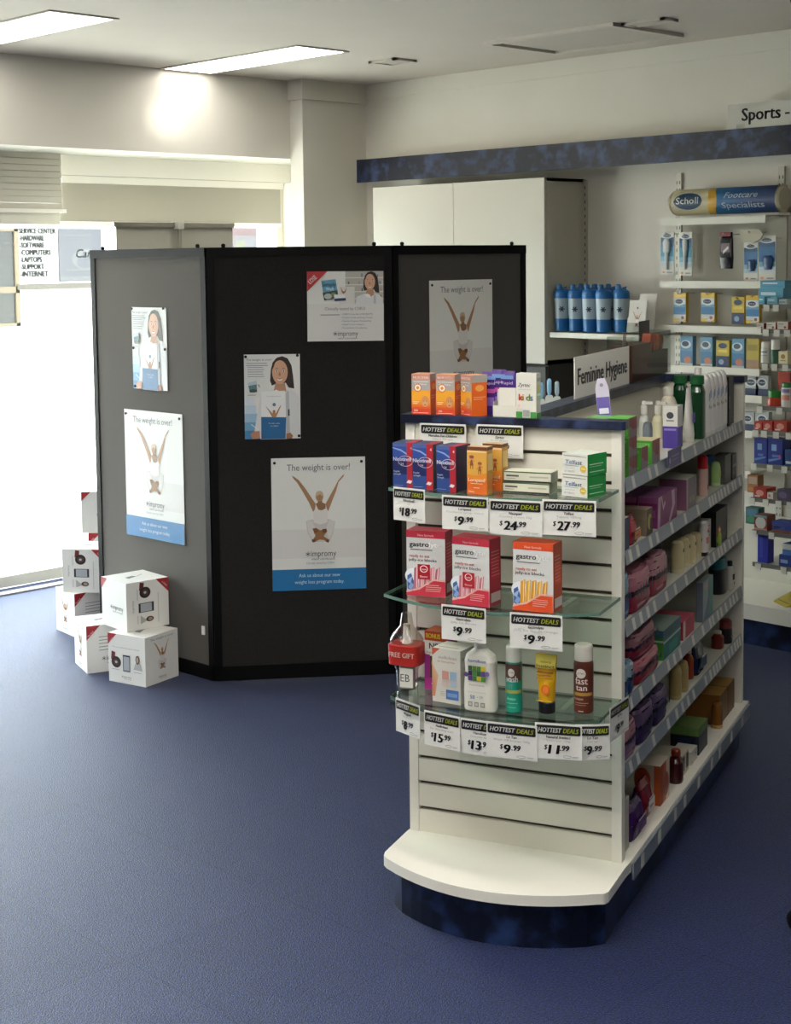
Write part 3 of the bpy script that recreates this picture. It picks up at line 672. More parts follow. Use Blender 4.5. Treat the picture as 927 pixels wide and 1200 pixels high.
glass_shelf(ZB, curve(-.577, -.004, -.182, .09), 'middle glass shelf on the slatwall end, holding three icy pole boxes')
CP_ = curve(-.556, -.002, -.196, .1)
gc = glass_shelf(ZCc, CP_, 'lowest glass shelf on the slatwall end with a curled clear ticket rail')
b = MB(); rail = [(x, y-.003) for x, y in CP_[1:-1]]+[(.006, -.17), (.012, -.09), (.014, -.02), (.016, .03)]
rail = [(-.562, -.15)]+rail
for i in range(len(rail)-1):
    (x0, y0), (x1, y1) = rail[i], rail[i+1]; b.add([(x0, y0, -.034), (x1, y1, -.034), (x1, y1, .006), (x0, y0, .006)], [(0,1,2,3)], M_ACRYL)
r_ = b.build('ticket_rail', gc); s = r_.modifiers.new('s', 'SOLIDIFY'); s.thickness = .0012

# ------------------------------------------------------------------ price cards
def price_card(u, v, ztop, rz, name, sub, price, label, W=.128, H=.087, bend=0.0, lean=0.0):
    o = empty('price_card'); put(o, G(u, v, ztop), GA+rz); tag(o, label, 'price card', 'black-headed price cards on the slatwall end')
    def mp(x, z, e):
        y = -e-.0006
        if bend: y += bend*max(0, x+W*.1)**2
        return (x, y+lean*(z-H), z-H)
    p = Print(W, H, lambda x, z, e: mp(x, z, e-.0006), eps=.0003); p.n = 0; p.curved = bool(bend); p.rect(0, 1, 0, 1, '#dcdcd6')
    c = p.mb.build('card', o); s = c.modifiers.new('s', 'SOLIDIFY'); s.thickness = .0006; s.offset = -1
    p = Print(W, H, mp, eps=.0003); p.curved = bool(bend)
    p.rect(.03, .97, .70, .93, '#121214').rect(.045, .955, .685, .945, '#121214')
    p.text('HOTTEST', .07, .745, .13, '#e9e9e4', w=.5, al='l', bold=.035, shear=.25).text('DEALS', .6, .745, .13, '#b9c23a', w=.33, al='l', bold=.035, shear=.25)
    p.text(name, .5, .585, .075, '#2e2e30', bold=.03, shear=.15); p.text(sub, .5, .495, .06, '#a9a9a6', w=min(.86, .036*len(sub)))
    d, c_ = price.split('.'); ln = len(d)
    p.text('$', .3-.07*(ln-1), .27, .13, '#18181a', bold=.02, shear=.15); p.text(d, .355-.07*(ln-1), .15, .25, '#18181a', al='l', bold=.055, shear=.12, w=.12*ln)
    p.text('.'+c_, .5+.035*(ln-1), .25, .15, '#18181a', al='l', bold=.04, shear=.15)
    p.ring(.69, .09, .09, .035, .0008, '#55555a').rect(.8, .93, .085, .1, '#9a9a98').rect(.8, .9, .06, .07, '#b5b5b2'); p.build(o, 'printed_face'); return o
# under the top board
def card_at(px0, px1, pyt, v, rz, *a, **k):
    v -= .009 if v < -.1 else 0
    u0, z0 = gv(px0, pyt, v); u1, z1 = gv(px1, pyt, v); return price_card((u0+u1)/2, v, gv((px0+px1)/2, pyt, v)[1], rz, *a, W=abs(u1-u0)/max(.5, math.cos(rz)), **k)
card_at(492, 546, 496.5, -.0165, 0, 'Nurofen For Children', 'Infant Drops', '12.99', 'price card under the top rail, partly behind the nicotine boxes', H=.085)
card_at(558.5, 613, 498, -.0165, 0, 'Zyrtec', 'Kids drops', '19.99', 'price card under the top rail, partly behind the yellow cartoon boxes', H=.085)
# upper glass shelf
card_at(458.5, 500, 572, -.19, R(-14), 'Nicotinell', 'Gum', '18.99', 'price card reading 18.99 hanging below the blue nicotine boxes', H=.085)
card_at(517.5, 572.5, 581.5, -.228, R(-2), 'Lorapaed', 'Paediatric syrup 100ml', '9.99', 'price card reading 9.99 below the yellow cartoon boxes', H=.085)
card_at(573.5, 635, 586, -.222, R(2), 'Nasopad', 'Cooling cream 30g', '24.99', 'price card reading 24.99 below the flat white boxes')
card_at(636.5, 697.5, 586, -.207, R(6), 'Telfast', 'Tablets 180mg', '27.99', 'price card reading 27.99 below the white and green tablet boxes')
card_at(516.5, 570, 710.5, -.268, R(-4), 'Gastrolyte', 'Jelly Ice Blocks', '9.99', 'price card reading 9.99 below the pink icy pole boxes')
card_at(598, 658.5, 719.5, -.262, R(3), 'Gastrolyte', 'Jelly Ice Blocks Orange', '9.99', 'price card reading 9.99 below the orange icy pole box')
# curled rail of the lowest shelf
card_at(459.5, 496, 822, -.232, R(-27), 'Wagner', 'Weight loss', '8.99', 'price card reading 8.99 at the left end of the lowest shelf rail')
card_at(495, 541, 836, -.287, R(-12), 'Audiclean', 'Ear cleansing wash', '15.99', 'price card reading 15.99 below the white and pink cartons on the lowest shelf')
card_at(539, 586, 844, -.294, R(-3), 'Hamilton', 'Everyday face', '13.99', 'price card reading 13.99 half covered by the card beside it')
card_at(570.5, 629, 848, -.303, R(3), 'Le Tan', 'Wash Off bronze 100g', '9.99', 'price card reading 9.99 at the middle of the curled rail, below the green can')
card_at(628.5, 680.5, 848, -.287, R(10), 'Natural Instinct', 'Sunscreen 100g', '11.99', 'price card reading 11.99 below the yellow tube')
card_at(676, 713, 849, -.232, R(22), 'Le Tan', 'Fast tan', '9.99', 'bent price card below the brown tan can, at the right bend of the rail', bend=3)
price_card(.0185, -.085, gv(722, 826, -.1)[1]+.004, R(84), 'Le Tan', 'Tan mist', '9.99', 'steeply angled price card around the right corner of the curled rail', W=.125)

# ------------------------------------------------------------------ end-cap goods
def E_(o, u, v, z, rz=0.0): return put(o, G(u, v, z+.0005), GA+rz)
def S_(o, v, z, uf, rz=0.0): return put(o, G(uf, v, z+.0005), GA+R(90)+rz)
def span(px0, px1, py, v): return gv(px0, py, v)[0], gv(px1, py, v)[0]
# children's pain relief boxes on the top board
def painbox(label, c0, rz, px, v):
    w_, h_, d_ = .053, .107, .048
    o = carton('medicine_carton', label, 'medicine box', w_, d_, h_, '#e0841c', 'orange pain relief cartons on the top rail', side='#d9601a', top='#d9a07c')
    p = plain(Print(w_, h_)); p.rect(0, 1, .86, 1, '#c98a76').rect(0, 1, .55, .86, '#a6a09b').rect(0, 1, .14, .6, '#e8a32a').rect(0, 1, 0, .15, '#d8462a')
    for i, c in enumerate(['#e2982c', '#e38a28', '#df7426', '#db5c26']): p.rect(0, 1, .14+.05*(3-i), .14+.05*(4-i)+.0, c)
    p.text('NUROFEN', .5, .885, .06, '#efe6e0', w=.8, bold=.02).rect(.1, .9, .80, .815, '#d8d4d0').text('For children', .5, .73, .04, '#ece8e4', w=.6)
    p.ell(.34, .66, .2, .1, '#c96a22').ell(.34, .66, .16, .08, '#efe4d0').ell(.34, .66, .08, .04, '#d98a3a')
    p.ell(.74, .33, .2, .13, '#c98a5a').ell(.73, .27, .15, .08, '#d09a6c').ell(.68, .33, .022, .011, '#5a3222').ell(.8, .33, .022, .011, '#5a3222').ell(.73, .235, .05, .012, '#8a4032')
    p.rect(.08, .4, .3, .315, '#f0d8b0').rect(.08, .34, .26, .275, '#f0d8b0').text('200', .24, .07, .05, '#f2e2d4', bold=.02).rect(.1, .9, .03, .045, '#f0c0a8'); p.build(o)
    p = plain(Print(d_, h_, face_right(w_, d_))); p.rect(0, 1, .82, 1, '#a19a94').rect(.1, .9, .45, .47, '#eaa070').rect(.1, .7, .4, .42, '#eaa070').ell(.5, .68, .28, .08, '#e8a050'); p.build(o, 'printed_side')
    u0, u1 = gv(px, 470, v)[0], 0; E_(o, u0, v, 1.29, rz); return o
painbox('leftmost orange and yellow pain relief carton on the navy top rail', '', R(2), 493.5, .0)
painbox('middle orange and yellow pain relief carton on the navy top rail', '', R(0), 522, .0)
painbox('orange pain relief carton turned to show its side, right of two like it', '', R(-36), 546.5, .002)
# purple toothbrush packs with a white counter tray in front
for k, (px, hh, dv) in enumerate(((574, .112, 0), (585, .118, .004), (596, .115, 0))):
    o = tag(MB().loft([(0, .018, .006, 4), (.02, .022, .009, 4), (hh*.8, .022, .008, 4), (hh, .021, .003, 4)], mat('#4a2c7a', .25)).build('sachet_pack'), ['leftmost', 'middle', 'rightmost'][k]+' purple sachet pack standing behind the small white counter tray', 'sachet', 'purple sachets on the top rail')
    p = plain(Print(.04, hh, lambda x, z, e: (x, -.0095-e, z))); p.rect(.05, .95, .82, .9, '#6b8fc8').text('Rapid', .5, .7, .07, '#c9bfe0', w=.8, bold=.02).rect(.1, .9, .5, .6, '#b04a9a').rect(.15, .85, .2, .4, '#7a5cb0'); p.build(o)
    E_(o, gv(px, 470, .06)[0], .062+dv, 1.29, R(6-6*k))
o = empty('counter_tray'); tag(o, 'small white open counter tray with cards, between the pain relief and kids boxes', 'tray')
b = MB(); wm = mat('#d3d2c6', .5); W_ = .064
b.box(-W_/2, W_/2, 0, .002, 0, .03, wm).box(-W_/2, W_/2, .04, .042, 0, .06, wm).box(-W_/2, -W_/2+.002, .002, .04, 0, .04, wm).box(W_/2-.002, W_/2, .002, .04, 0, .04, wm).box(-W_/2, W_/2, 0, .042, 0, .002, wm); b.build('tray', o)
MB().box(-.018, .026, .012, .016, .003, .075, mat('#dad8cd', .5)).build('card', o); MB().box(-.026, .016, .024, .028, .003, .07, mat('#cfcdc2', .5)).build('card', o)
E_(o, gv(592, 480, .0)[0], -.002, 1.29, R(4))
w_, h_, d_ = .056, .115, .03
o = carton('medicine_carton', 'white allergy carton with the word kids and a green foot, on the top rail', 'medicine box', w_, d_, h_, '#d6d5cb', side='#c6c7bc')
p = plain(Print(w_, h_)); p.text('Zyrtec', .4, .7, .085, '#3a3c42', w=.62, bold=.02, shear=.3).rect(.1, .75, .63, .642, '#b8b8b0')
for i, (ch, c) in enumerate(zip('kids', ['#c4542e', '#d08a2c', '#7a9a3a', '#6a8ab0'])): p.text(ch, .14+.185*i, .39, .15, c, al='l', bold=.045)
p.rect(0, 1, 0, .14, '#3f8f3f').rect(.32, .72, .01, .2, '#cfd0cc')
for i in range(9): p.rect(.36+.037*i, .375+.037*i, .03, .18, '#4a4a4c')
p.ell(.16, .28, .06, .03, '#e0b8b0').rect(.05, .3, .2, .215, '#d8c8c0'); p.build(o)
p = plain(Print(d_, h_, face_right(w_, d_))); p.rect(.1, .9, .82, .9, '#9aa09a').ell(.45, .68, .3, .07, '#cfc06a').rect(0, 1, .4, .62, '#a9c4a0').rect(.1, .9, .5, .55, '#dfe2da').rect(0, 1, 0, .12, '#4f9a4f'); p.build(o, 'printed_side')
E_(o, gv(617, 470, -.006)[0], -.008, 1.29, R(-4))
# shelf A
def at_shelf(px0, px1, py0, py1, z):
    """front bottom edge from two pixels on a shelf top -> centre u, v, width, turn"""
    a = gz(px0, py0, z); c = gz(px1, py1, z); return (a[0]+c[0])/2, (a[1]+c[1])/2, math.hypot(c[0]-a[0], c[1]-a[1]), math.atan2(c[1]-a[1], c[0]-a[0])
def nicobox(label, px, v, rz):
    w_, h_, d_ = .056, .115, .075
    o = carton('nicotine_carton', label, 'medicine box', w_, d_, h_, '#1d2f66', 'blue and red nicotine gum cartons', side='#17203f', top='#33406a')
    p = plain(Print(w_, h_)); p.rect(0, .68, 0, .3, '#2a4484').rect(0, .68, .3, .6, '#16245a').rect(0, .68, .6, .92, '#2c4a92').rect(.68, 1, 0, 1, '#a8232f').rect(0, .68, .92, 1, '#4a5f9c')
    p.poly([(0, .88), (.4, .82), (.68, .74), (.68, .78), (.4, .86), (0, .9)], '#8ea6d8').ring(.62, .6, .36, .12, .0012, '#d6d0d6')
    p.text('Nicotinell', .46, .6, .085, '#e6e8f0', w=.86, bold=.03).text('GUM', .34, .52, .03, '#c83a44', w=.2).text('24', .46, .51, .05, '#c9cee0', bold=.02)
    p.text('Regular', .2, .35, .04, '#c9d0e4', w=.3, bold=.02).text('Strength', .22, .29, .04, '#c9d0e4', w=.34, bold=.02).poly([(.66, .12), (.86, .1), (.95, .16), (.76, .18)], '#e2dcdc').text('4', .9, .86, .06, '#f0e6e8', bold=.03)
    p.rect(.06, .5, .05, .06, '#8a98c4'); p.build(o)
    p = plain(Print(w_, d_, face_top(h_, d_))); p.rect(.6, 1, 0, 1, '#a03440'); p.build(o, 'printed_top')
    E_(o, gv(px, 545, v)[0], v, ZA, rz)
nicobox('leftmost blue and red nicotine carton on the upper glass shelf', 472.5, -.165, R(4))
nicobox('middle blue and red nicotine carton on the upper glass shelf', 495.5, -.175, R(2))
nicobox('rightmost blue and red nicotine carton, beside the yellow cartoon box', 523, -.19, R(-8))
def kidbox(label, px, v, rz):
    w_, h_, d_ = .054, .118, .035
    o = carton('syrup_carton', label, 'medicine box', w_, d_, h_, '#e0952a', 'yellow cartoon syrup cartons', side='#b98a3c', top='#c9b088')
    p = plain(Print(w_, h_)); p.rect(0, 1, .92, 1, '#6a3a1e').rect(0, 1, .88, .92, '#e8c890').rect(0, 1, .4, .88, '#d9a548').rect(0, 1, 0, .34, '#d96a22').poly([(0, .34), (0, .42), (.4, .38), (1, .46), (1, .3)], '#e08a2c')
    for x, z, s, c in ((.24, .7, 1, '#8a4a3a'), (.66, .58, .9, '#9a5a30')):
        p.ell(x, z+.06*s, .11*s, .05*s, '#c98a5a').ell(x, z+.085*s, .12*s, .035*s, c).poly([(x-.1*s, z-.1*s), (x+.1*s, z-.1*s), (x+.04*s, z+.02), (x-.04*s, z+.02)], c).line(x-.05, z-.1*s, x-.06, z-.17*s, .0018, '#7a3a22').line(x+.05, z-.1*s, x+.06, z-.17*s, .0018, '#7a3a22').line(x-.04, z, x-.16, z-.05, .0016, '#b0744a').line(x+.04, z, x+.17, z+.0, .0016, '#b0744a')
    p.text('Lorapaed', .5, .27, .075, '#f2ead8', w=.84, bold=.025).rect(.2, .8, .22, .235, '#eec8a0').rect(.35, .65, .13, .145, '#eec0a0').text('100mL', .25, .04, .035, '#f0d8c0', w=.3); p.build(o)
    p = plain(Print(d_, h_, face_right(w_, d_))); p.rect(0, 1, .93, 1, '#5c3a22').rect(.1, .9, .5, .85, '#d8b878').rect(.1, .9, .1, .3, '#c8702c'); p.build(o, 'printed_side')
    E_(o, gv(px, 550, v)[0], v, ZA, rz)
kidbox('yellow cartoon syrup carton in front, right of the nicotine cartons', 559, -.2, R(-4))
kidbox('yellow cartoon syrup carton set back, beside the flat white boxes', 577, -.13, R(-6))
def flatbox(label, z, du, rz):
    w_, d_, h_ = .122, .06, .026
    o = carton('flat_carton', label, 'medicine box', w_, d_, h_, '#d3d2bf', 'flat white cartons on the upper glass shelf', side='#b9b8a8', top='#d2d1bc')
    p = plain(Print(w_, h_)); p.rect(0, 1, 0, .14, '#2a2c26').rect(0, 1, .9, 1, '#4a6a48').rect(.05, .32, .5, .66, '#55584e').rect(.05, .25, .3, .36, '#9a9c8c').rect(.55, .95, .45, .6, '#b0b29e'); p.build(o)
    E_(o, gv(617, 575, -.14)[0]+du, -.145, z, rz)
flatbox('lower of two flat white cartons on the upper glass shelf', ZA, 0, R(-2)); flatbox('upper of two stacked flat white cartons', ZA+.0275, .004, R(1))
def telbox(label, z, rz, du=0):
    w_, h_, d_ = .076, .052, .08
    o = carton('tablet_carton', label, 'medicine box', w_, d_, h_, '#d9dad2', 'white and green tablet cartons', side='#118a3c', top='#cfd6c8')
    p = plain(Print(w_, h_)); p.rect(.05, .95, .86, .9, '#a0a49e').text('PHARMACY MEDICINE', .4, .87, .055, '#85888a', w=.66).text('Telfast', .46, .5, .2, '#4a6a94', w=.66, bold=.02, shear=.12)
    p.rect(.12, .66, .42, .44, '#7a98b8').rect(.12, .5, .3, .32, '#a8b4b0').text('30 TABLETS', .3, .12, .08, '#6a7a90', w=.4).ell(.84, .32, .12, .17, '#d3b84a').rect(.76, .92, .3, .34, '#efe0a0').poly([(0, .42), (.1, .46), (.9, .72), (.1, .5)], '#b9c8dc'); p.build(o)
    p = plain(Print(d_, h_, face_right(w_, d_))); p.rect(.1, .8, .5, .54, '#bfe0c8').rect(.1, .7, .4, .43, '#8cc8a0').rect(.1, .85, .15, .19, '#a8d8b8'); p.build(o, 'printed_side')
    E_(o, gv(674, 560, -.15)[0]+du, -.155, z, rz)
telbox('lower white and green tablet carton on the upper glass shelf', ZA, R(-18)); telbox('upper white and green tablet carton, stacked on the other one', ZA+.0535, R(-19), .001)
# shelf B
def icebox(label, px0, px1, py, v, c, cs, bar, leaf, rz, tag2):
    w_, h_, d_ = .105, .168, .06
    o = carton('icy_pole_carton', label, 'medicine box', w_, d_, h_, '#cfd0cd', 'electrolyte icy pole cartons on the middle glass shelf', side=cs, top=c)
    p = plain(Print(w_, h_)); p.rect(0, 1, .89, 1, c).text('New formula', .5, .915, .035, '#e6c0b8', w=.42)
    p.text('gastro', .08, .755, .075, '#3c3d42', w=.5, al='l', bold=.03).text('lyte', .59, .755, .075, '#f2f2f0', w=.3, al='l', bold=.02).rect(.1, .68, .7, .715, '#8a8c90').text('electrolyte replacement', .38, .7, .02, '#55575c', w=.55)
    p.text('ready to eat', .34, .59, .045, c, w=.52, bold=.015).text('jelly-ice blocks', .42, .53, .045, '#3a3b40', w=.72, bold=.015)
    p.ell(.18, .3, .22, .12, '#e2e6ea').poly([(.02, .1), (.02, .3), (.12, .34), (.2, .2), (.16, .06)], '#3f62a0').poly([(.0, .22), (.08, .26), (.16, .3), (.1, .18)], '#9fb8d8').poly([(.04, .12), (.12, .2), (.2, .16), (.12, .08)], '#7fa0cc')
    for i in range(5):
        x = .18+i*.13; p.poly([(x, .1), (x+.12, .12), (x+.13+.01*i, .46), (x+.02+.012*i, .44-.01*abs(i-2))], bar[i % 2]); p.poly([(x+.07, .12), (x+.1, .12), (x+.11+.01*i, .45), (x+.08+.01*i, .44)], bar[2])
    p.poly([(0, 0), (1, 0), (1, .24), (.7, .24), (.35, .1), (0, .04)], c).poly([(1, .27), (.7, .27), (.35, .13), (0, .07), (0, .045), (.35, .105), (.7, .245), (1, .245)], '#e8b0a8').micro(.5, .92, .17, 4, .03, '#e0a8a4', .01)
    if tag2: p.rect(.3, .62, .26, .49, '#b01f2a').ring(.46, .42, .1, .055, .002, '#f0dcdc').text('new', .46, .4, .035, '#f0dcdc').text('flavour', .46, .29, .03, '#f0dcdc', w=.2)
    p.build(o)
    p = plain(Print(d_, h_, face_right(w_, d_))); p.rect(.15, .85, .4, .7, cs if False else c).micro(.15, .85, .8, 8, .05, '#d89a9a', .01).rect(.1, .9, .06, .2, '#c9c0bc'); p.build(o, 'printed_side')
    u0, v0, wd, t = at_shelf(px0, px1, py, py+1.5, ZB); E_(o, (gv(px0, 660, v)[0]+gv(px1, 660, v)[0])/2, v, ZB, rz)
PK = ['#c2707c', '#d08a94', '#e8c8cc']; OG = ['#d99a26', '#e2ac3c', '#efcf88']
icebox('leftmost pink icy pole carton, with a red badge, middle glass shelf', 474, 524.5, 697, -.17, '#c22f44', '#a82a40', PK, 0, R(3), True)
icebox('pink icy pole carton with red badge beside the orange one', 527.5, 576, 711, -.222, '#c22f44', '#a82a40', PK, 0, R(-8), True)
icebox('orange icy pole carton on the middle glass shelf', 599.5, 650, 715, -.225, '#d84e22', '#b8421e', OG, 0, R(-3), False)
# shelf C
o = empty('bottle_pack'); tag(o, 'bag-wrapped bottle with a red free gift band, left end of the lowest glass shelf', 'bottle')
MB().loft([(0, .026, .026), (.01, .03, .03), (.05, .032, .032), (.07, .04, .035, 3), (.13, .046, .036, 3), (.145, .04, .03), (.165, .02, .02), (.2, .014, .014)], glass_mat('pack_film', '#e9e6e0', 2.5, .25), 24).build('plastic_bag', o)
MB().loft([(.002, .022, .022), (.1, .024, .024), (.13, .01, .01), (.17, .01, .01)], mat('#cfcbc2', .4), 20).build('bottle', o)
MB().loft([(.066, .045, .037, 4), (.068, .047, .039, 4), (.118, .049, .039, 4), (.12, .046, .037, 4)], mat('#b02a22', .3), 28).build('band', o)
p = plain(Print(.09, .05, lambda x, z, e: (x, -.0395-e, z+.068))); p.text('FREE GIFT', .5, .42, .26, '#ecdcd4', w=.86, bold=.03); p.build(o, 'lettering')
p = plain(Print(.04, .05, lambda x, z, e: (x+.012, -.0335-e, z+.01))); p.rect(0, 1, 0, 1, '#d6d4cc').text('EB', .4, .3, .4, '#3a3a3c'); p.build(o, 'printed_label')
E_(o, gv(476, 800, -.12)[0], -.112, ZCc); o.scale = (.93, .93, 1)
w_, h_, d_ = .066, .155, .06
o = carton('supplement_carton', 'magenta and white carton with an orange bonus header, lowest glass shelf', 'medicine box', w_, d_, h_, '#d4d0c8', side='#8a2470', top='#b9542a')
p = plain(Print(w_, h_)); p.rect(0, 1, .84, 1, '#b8431c').text('BONUS', .38, .88, .08, '#e0c23a', w=.62, bold=.05).rect(.76, .96, .86, .97, '#c43a2a').text('20%', .86, .89, .04, '#f0d8c0', w=.18, bold=.02)
p.text('NS', .4, .7, .1, '#3a3a46', bold=.03).text('Hair & Nail', .4, .62, .04, '#8a4a52', w=.6).rect(0, .24, 0, .6, '#8f2a78').rect(.24, 1, .2, .58, '#3c3222').ell(.5, .46, .2, .1, '#b9772c').ell(.7, .32, .2, .1, '#c2702e').ell(.62, .5, .14, .07, '#8a9a3a').rect(0, 1, 0, .2, '#a22a80').rect(.3, .8, .1, .12, '#d8a8c8'); p.build(o)
E_(o, gv(508.5, 780, -.12)[0], -.105, ZCc, R(-4))
w_, h_, d_ = .082, .138, .075
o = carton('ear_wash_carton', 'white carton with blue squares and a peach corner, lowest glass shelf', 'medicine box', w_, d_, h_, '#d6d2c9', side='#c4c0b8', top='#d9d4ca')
p = plain(Print(w_, h_)); p.poly([(0, 1), (.28, 1), (0, .86)], '#c8583c').text('audiclean', .55, .82, .06, '#8a8688', w=.66).text('Ear Cleansing Wash', .5, .75, .035, '#b0563c', w=.6)
for i in range(6): p.poly([(0, .1), (0, .72-.06*i), (.22-.03*i, .5-.05*i), (.1, .1)], ['#dcb490', '#d8ac86', '#d4a47e', '#d09c76', '#cc946e', '#c88c66'][i])
p.rect(.36, .6, .44, .6, '#cf9a8c').rect(.64, .88, .44, .6, '#9ab4cc').rect(.64, .88, .32, .42, '#b9c8d4').rect(.36, .6, .32, .42, '#d8c4bc').rect(.5, .95, .08, .26, '#4a74b4').rect(.55, .9, .13, .2, '#7a9acc').micro(.3, .48, .2, 3, .03, '#a8a4a0', .01); p.build(o)
p = plain(Print(d_, h_, face_right(w_, d_))); p.rect(.1, .9, .8, .86, '#a8a098').rect(.1, .6, .3, .7, '#b8b2aa').rect(.65, .9, .35, .6, '#9fb0c0'); p.build(o, 'printed_side')
p = plain(Print(w_, d_, face_top(h_, d_))); p.rect(.1, .8, .2, .3, '#b0a8a0').rect(.1, .9, .6, .64, '#c0b8b0'); p.build(o, 'printed_top')
E_(o, gv(523, 790, -.2)[0], -.2, ZCc, R(-8))
o = empty('sunscreen_bottle'); tag(o, 'large white pump sunscreen bottle with a green and yellow square logo', 'bottle')
W_ = .042
MB().loft([(0, W_-.002, .022, 3.2), (.004, W_, .024, 3.2), (.05, W_+.001, .025, 3.2), (.1, W_-.003, .024, 3), (.125, W_-.001, .025, 3), (.14, W_-.006, .022, 3), (.15, .024, .018), (.156, .017, .016), (.16, .016, .016)], mat('#d9d6cc', .3), 36).build('body', o)
b = MB().loft([(.16, .017, .017), (.172, .017, .017), (.174, .008, .008), (.182, .008, .008), (.183, .013, .012), (.194, .013, .011)], mat('#dcd9d0', .3), 24); b.box(-.006, .006, -.036, -.006, .184, .193, mat('#dcd9d0', .3)); b.build('pump', o)
p = plain(Print(.084, .15, lambda x, z, e: (x, -.0255-e, z))); p.text('hamilton', .5, .83, .055, '#4a74b0', w=.56, bold=.02)
for i in range(4):
    for j in range(3): p.rect(.22+.14*i, .35+.14*i, .52+.085*j, .6+.085*j, [['#5a3a7a', '#3a7a3e', '#c9b62e', '#4f8f3a'], ['#3a2a5a', '#4a8a3a', '#2e5a34', '#5a4a8a'], ['#2e5a34', '#5a7a2e', '#3f7a3a', '#d0bc34']][j][i])
p.ell(.16, .62, .07, .04, '#5a4680').ell(.84, .66, .06, .04, '#7a68a8').text('Active Family', .5, .44, .03, '#7a8088', w=.5).rect(.2, .8, .33, .335, '#a0a8b0').text('50', .36, .22, .06, '#3f6aa8', bold=.02).text('+ SPF', .6, .23, .045, '#7a90b0', w=.2)
for i in range(3): p.rect(.22+.2*i, .36+.2*i, .09, .17, '#8a8a86').rect(.25+.2*i, .33+.2*i, .11, .15, '#c0beb6')
p.build(o, 'printed_label'); E_(o, gv(566.5, 800, -.2)[0], -.215, ZCc, R(-2))
def can(label, px, v, r, H, body, cap, items, name='spray_can'):
    o = empty(name); tag(o, label, 'spray can'); hb = H*.78
    MB().loft([(0, r*.93, r*.93), (.003, r, r), (hb-.012, r, r), (hb-.004, r*.93, r*.93), (hb, r*.86, r*.86)], mat(body, .3, .1), 32).build('can', o)
    MB().loft([(hb-.004, r*.9, r*.9), (hb+.002, r*.95, r*.95), (H-.006, r*.93, r*.93), (H-.001, r*.86, r*.86), (H, r*.7, r*.7)], cap, 28).build('cap', o)
    p = Print(2*r*1.3, hb, cyl(r), eps=.00025); items(p); p.build(o, 'printed_label'); E_(o, gv(px, 800, v)[0], v+r, ZCc); return o
def wash(p): p.rect(0, 1, .62, .95, '#5a3a34').rect(.0, 1, .38, .44, '#a8a04a').ell(.5, .78, .16, .08, '#d8d4cc').text('LE TAN', .5, .77, .03, '#5a3a34', w=.2).text('wash', .5, .6, .12, '#c9d0cc', w=.6, bold=.02).text('off', .42, .47, .1, '#7a8f9a', w=.3).text('Bronze', .5, .25, .05, '#bfe0d0', w=.4).rect(.2, .8, .18, .19, '#8fd0b8').rect(.3, .7, .1, .11, '#8fd0b8')
def fast(p): p.ell(.5, .76, .2, .09, '#d8cfc6').text('LE TAN', .5, .745, .035, '#5a2c22', w=.26).text('fast', .52, .56, .13, '#e0d6cc', w=.5, bold=.015).text('tan', .52, .44, .11, '#e0d6cc', w=.44, bold=.015).rect(0, 1, .34, .4, '#b08a3c').text('instant', .4, .26, .05, '#d8b8a0', w=.4).rect(.25, .8, .2, .21, '#b89888').rect(.25, .7, .16, .17, '#a88878').rect(.4, .6, .04, .06, '#c8b0a0')
can('teal green spray can with a white cap on the lowest glass shelf', 599, -.215, .021, .165, '#1f9a80', mat('#d6d4ca', .4), wash)
can('brown tan spray can with a frosted cap, rightmost on the lowest glass shelf', 680.5, -.16, .0245, .17, '#5c2a1e', mat('#cfc9be', .5), fast)
o = empty('sunscreen_tube'); tag(o, 'yellow squeeze tube standing on its black cap, lowest glass shelf', 'tube')
MB().loft([(.028, .017, .017), (.03, .02, .019), (.08, .0235, .015), (.13, .026, .005), (.146, .027, .0015)], mat('#d9a516', .3), 32).build('tube', o)
MB().loft([(0, .0195, .0185), (.002, .021, .02), (.026, .021, .02), (.028, .019, .018)], mat('#18161a', .35), 28).build('cap', o)
p = plain(Print(.05, .115, lambda x, z, e: (x*(1+.1*z/.115), -.0195+.0185*max(0, min(1, (z-.002)/.113))*(1-.25*(1-abs(2*z/.115-1)))-e-.003, z+.03)))
p.rect(.02, .98, .72, 1, '#c9b84e').text('natural', .5, .83, .05, '#6a6030', w=.5).text('Instinct', .5, .73, .07, '#2e2a20', w=.86, bold=.02).rect(.1, .9, .62, .66, '#8a5a1c').rect(.1, .8, .56, .585, '#9a6a20').rect(.1, .9, .5, .52, '#b07a20').ell(.55, .27, .22, .11, '#d8641c').ell(.55, .27, .14, .07, '#e07a24').rect(0.1, .9, .02, .04, '#e8c050'); p.build(o, 'printed_label')
E_(o, gv(637, 800, -.2)[0], -.175, ZCc)

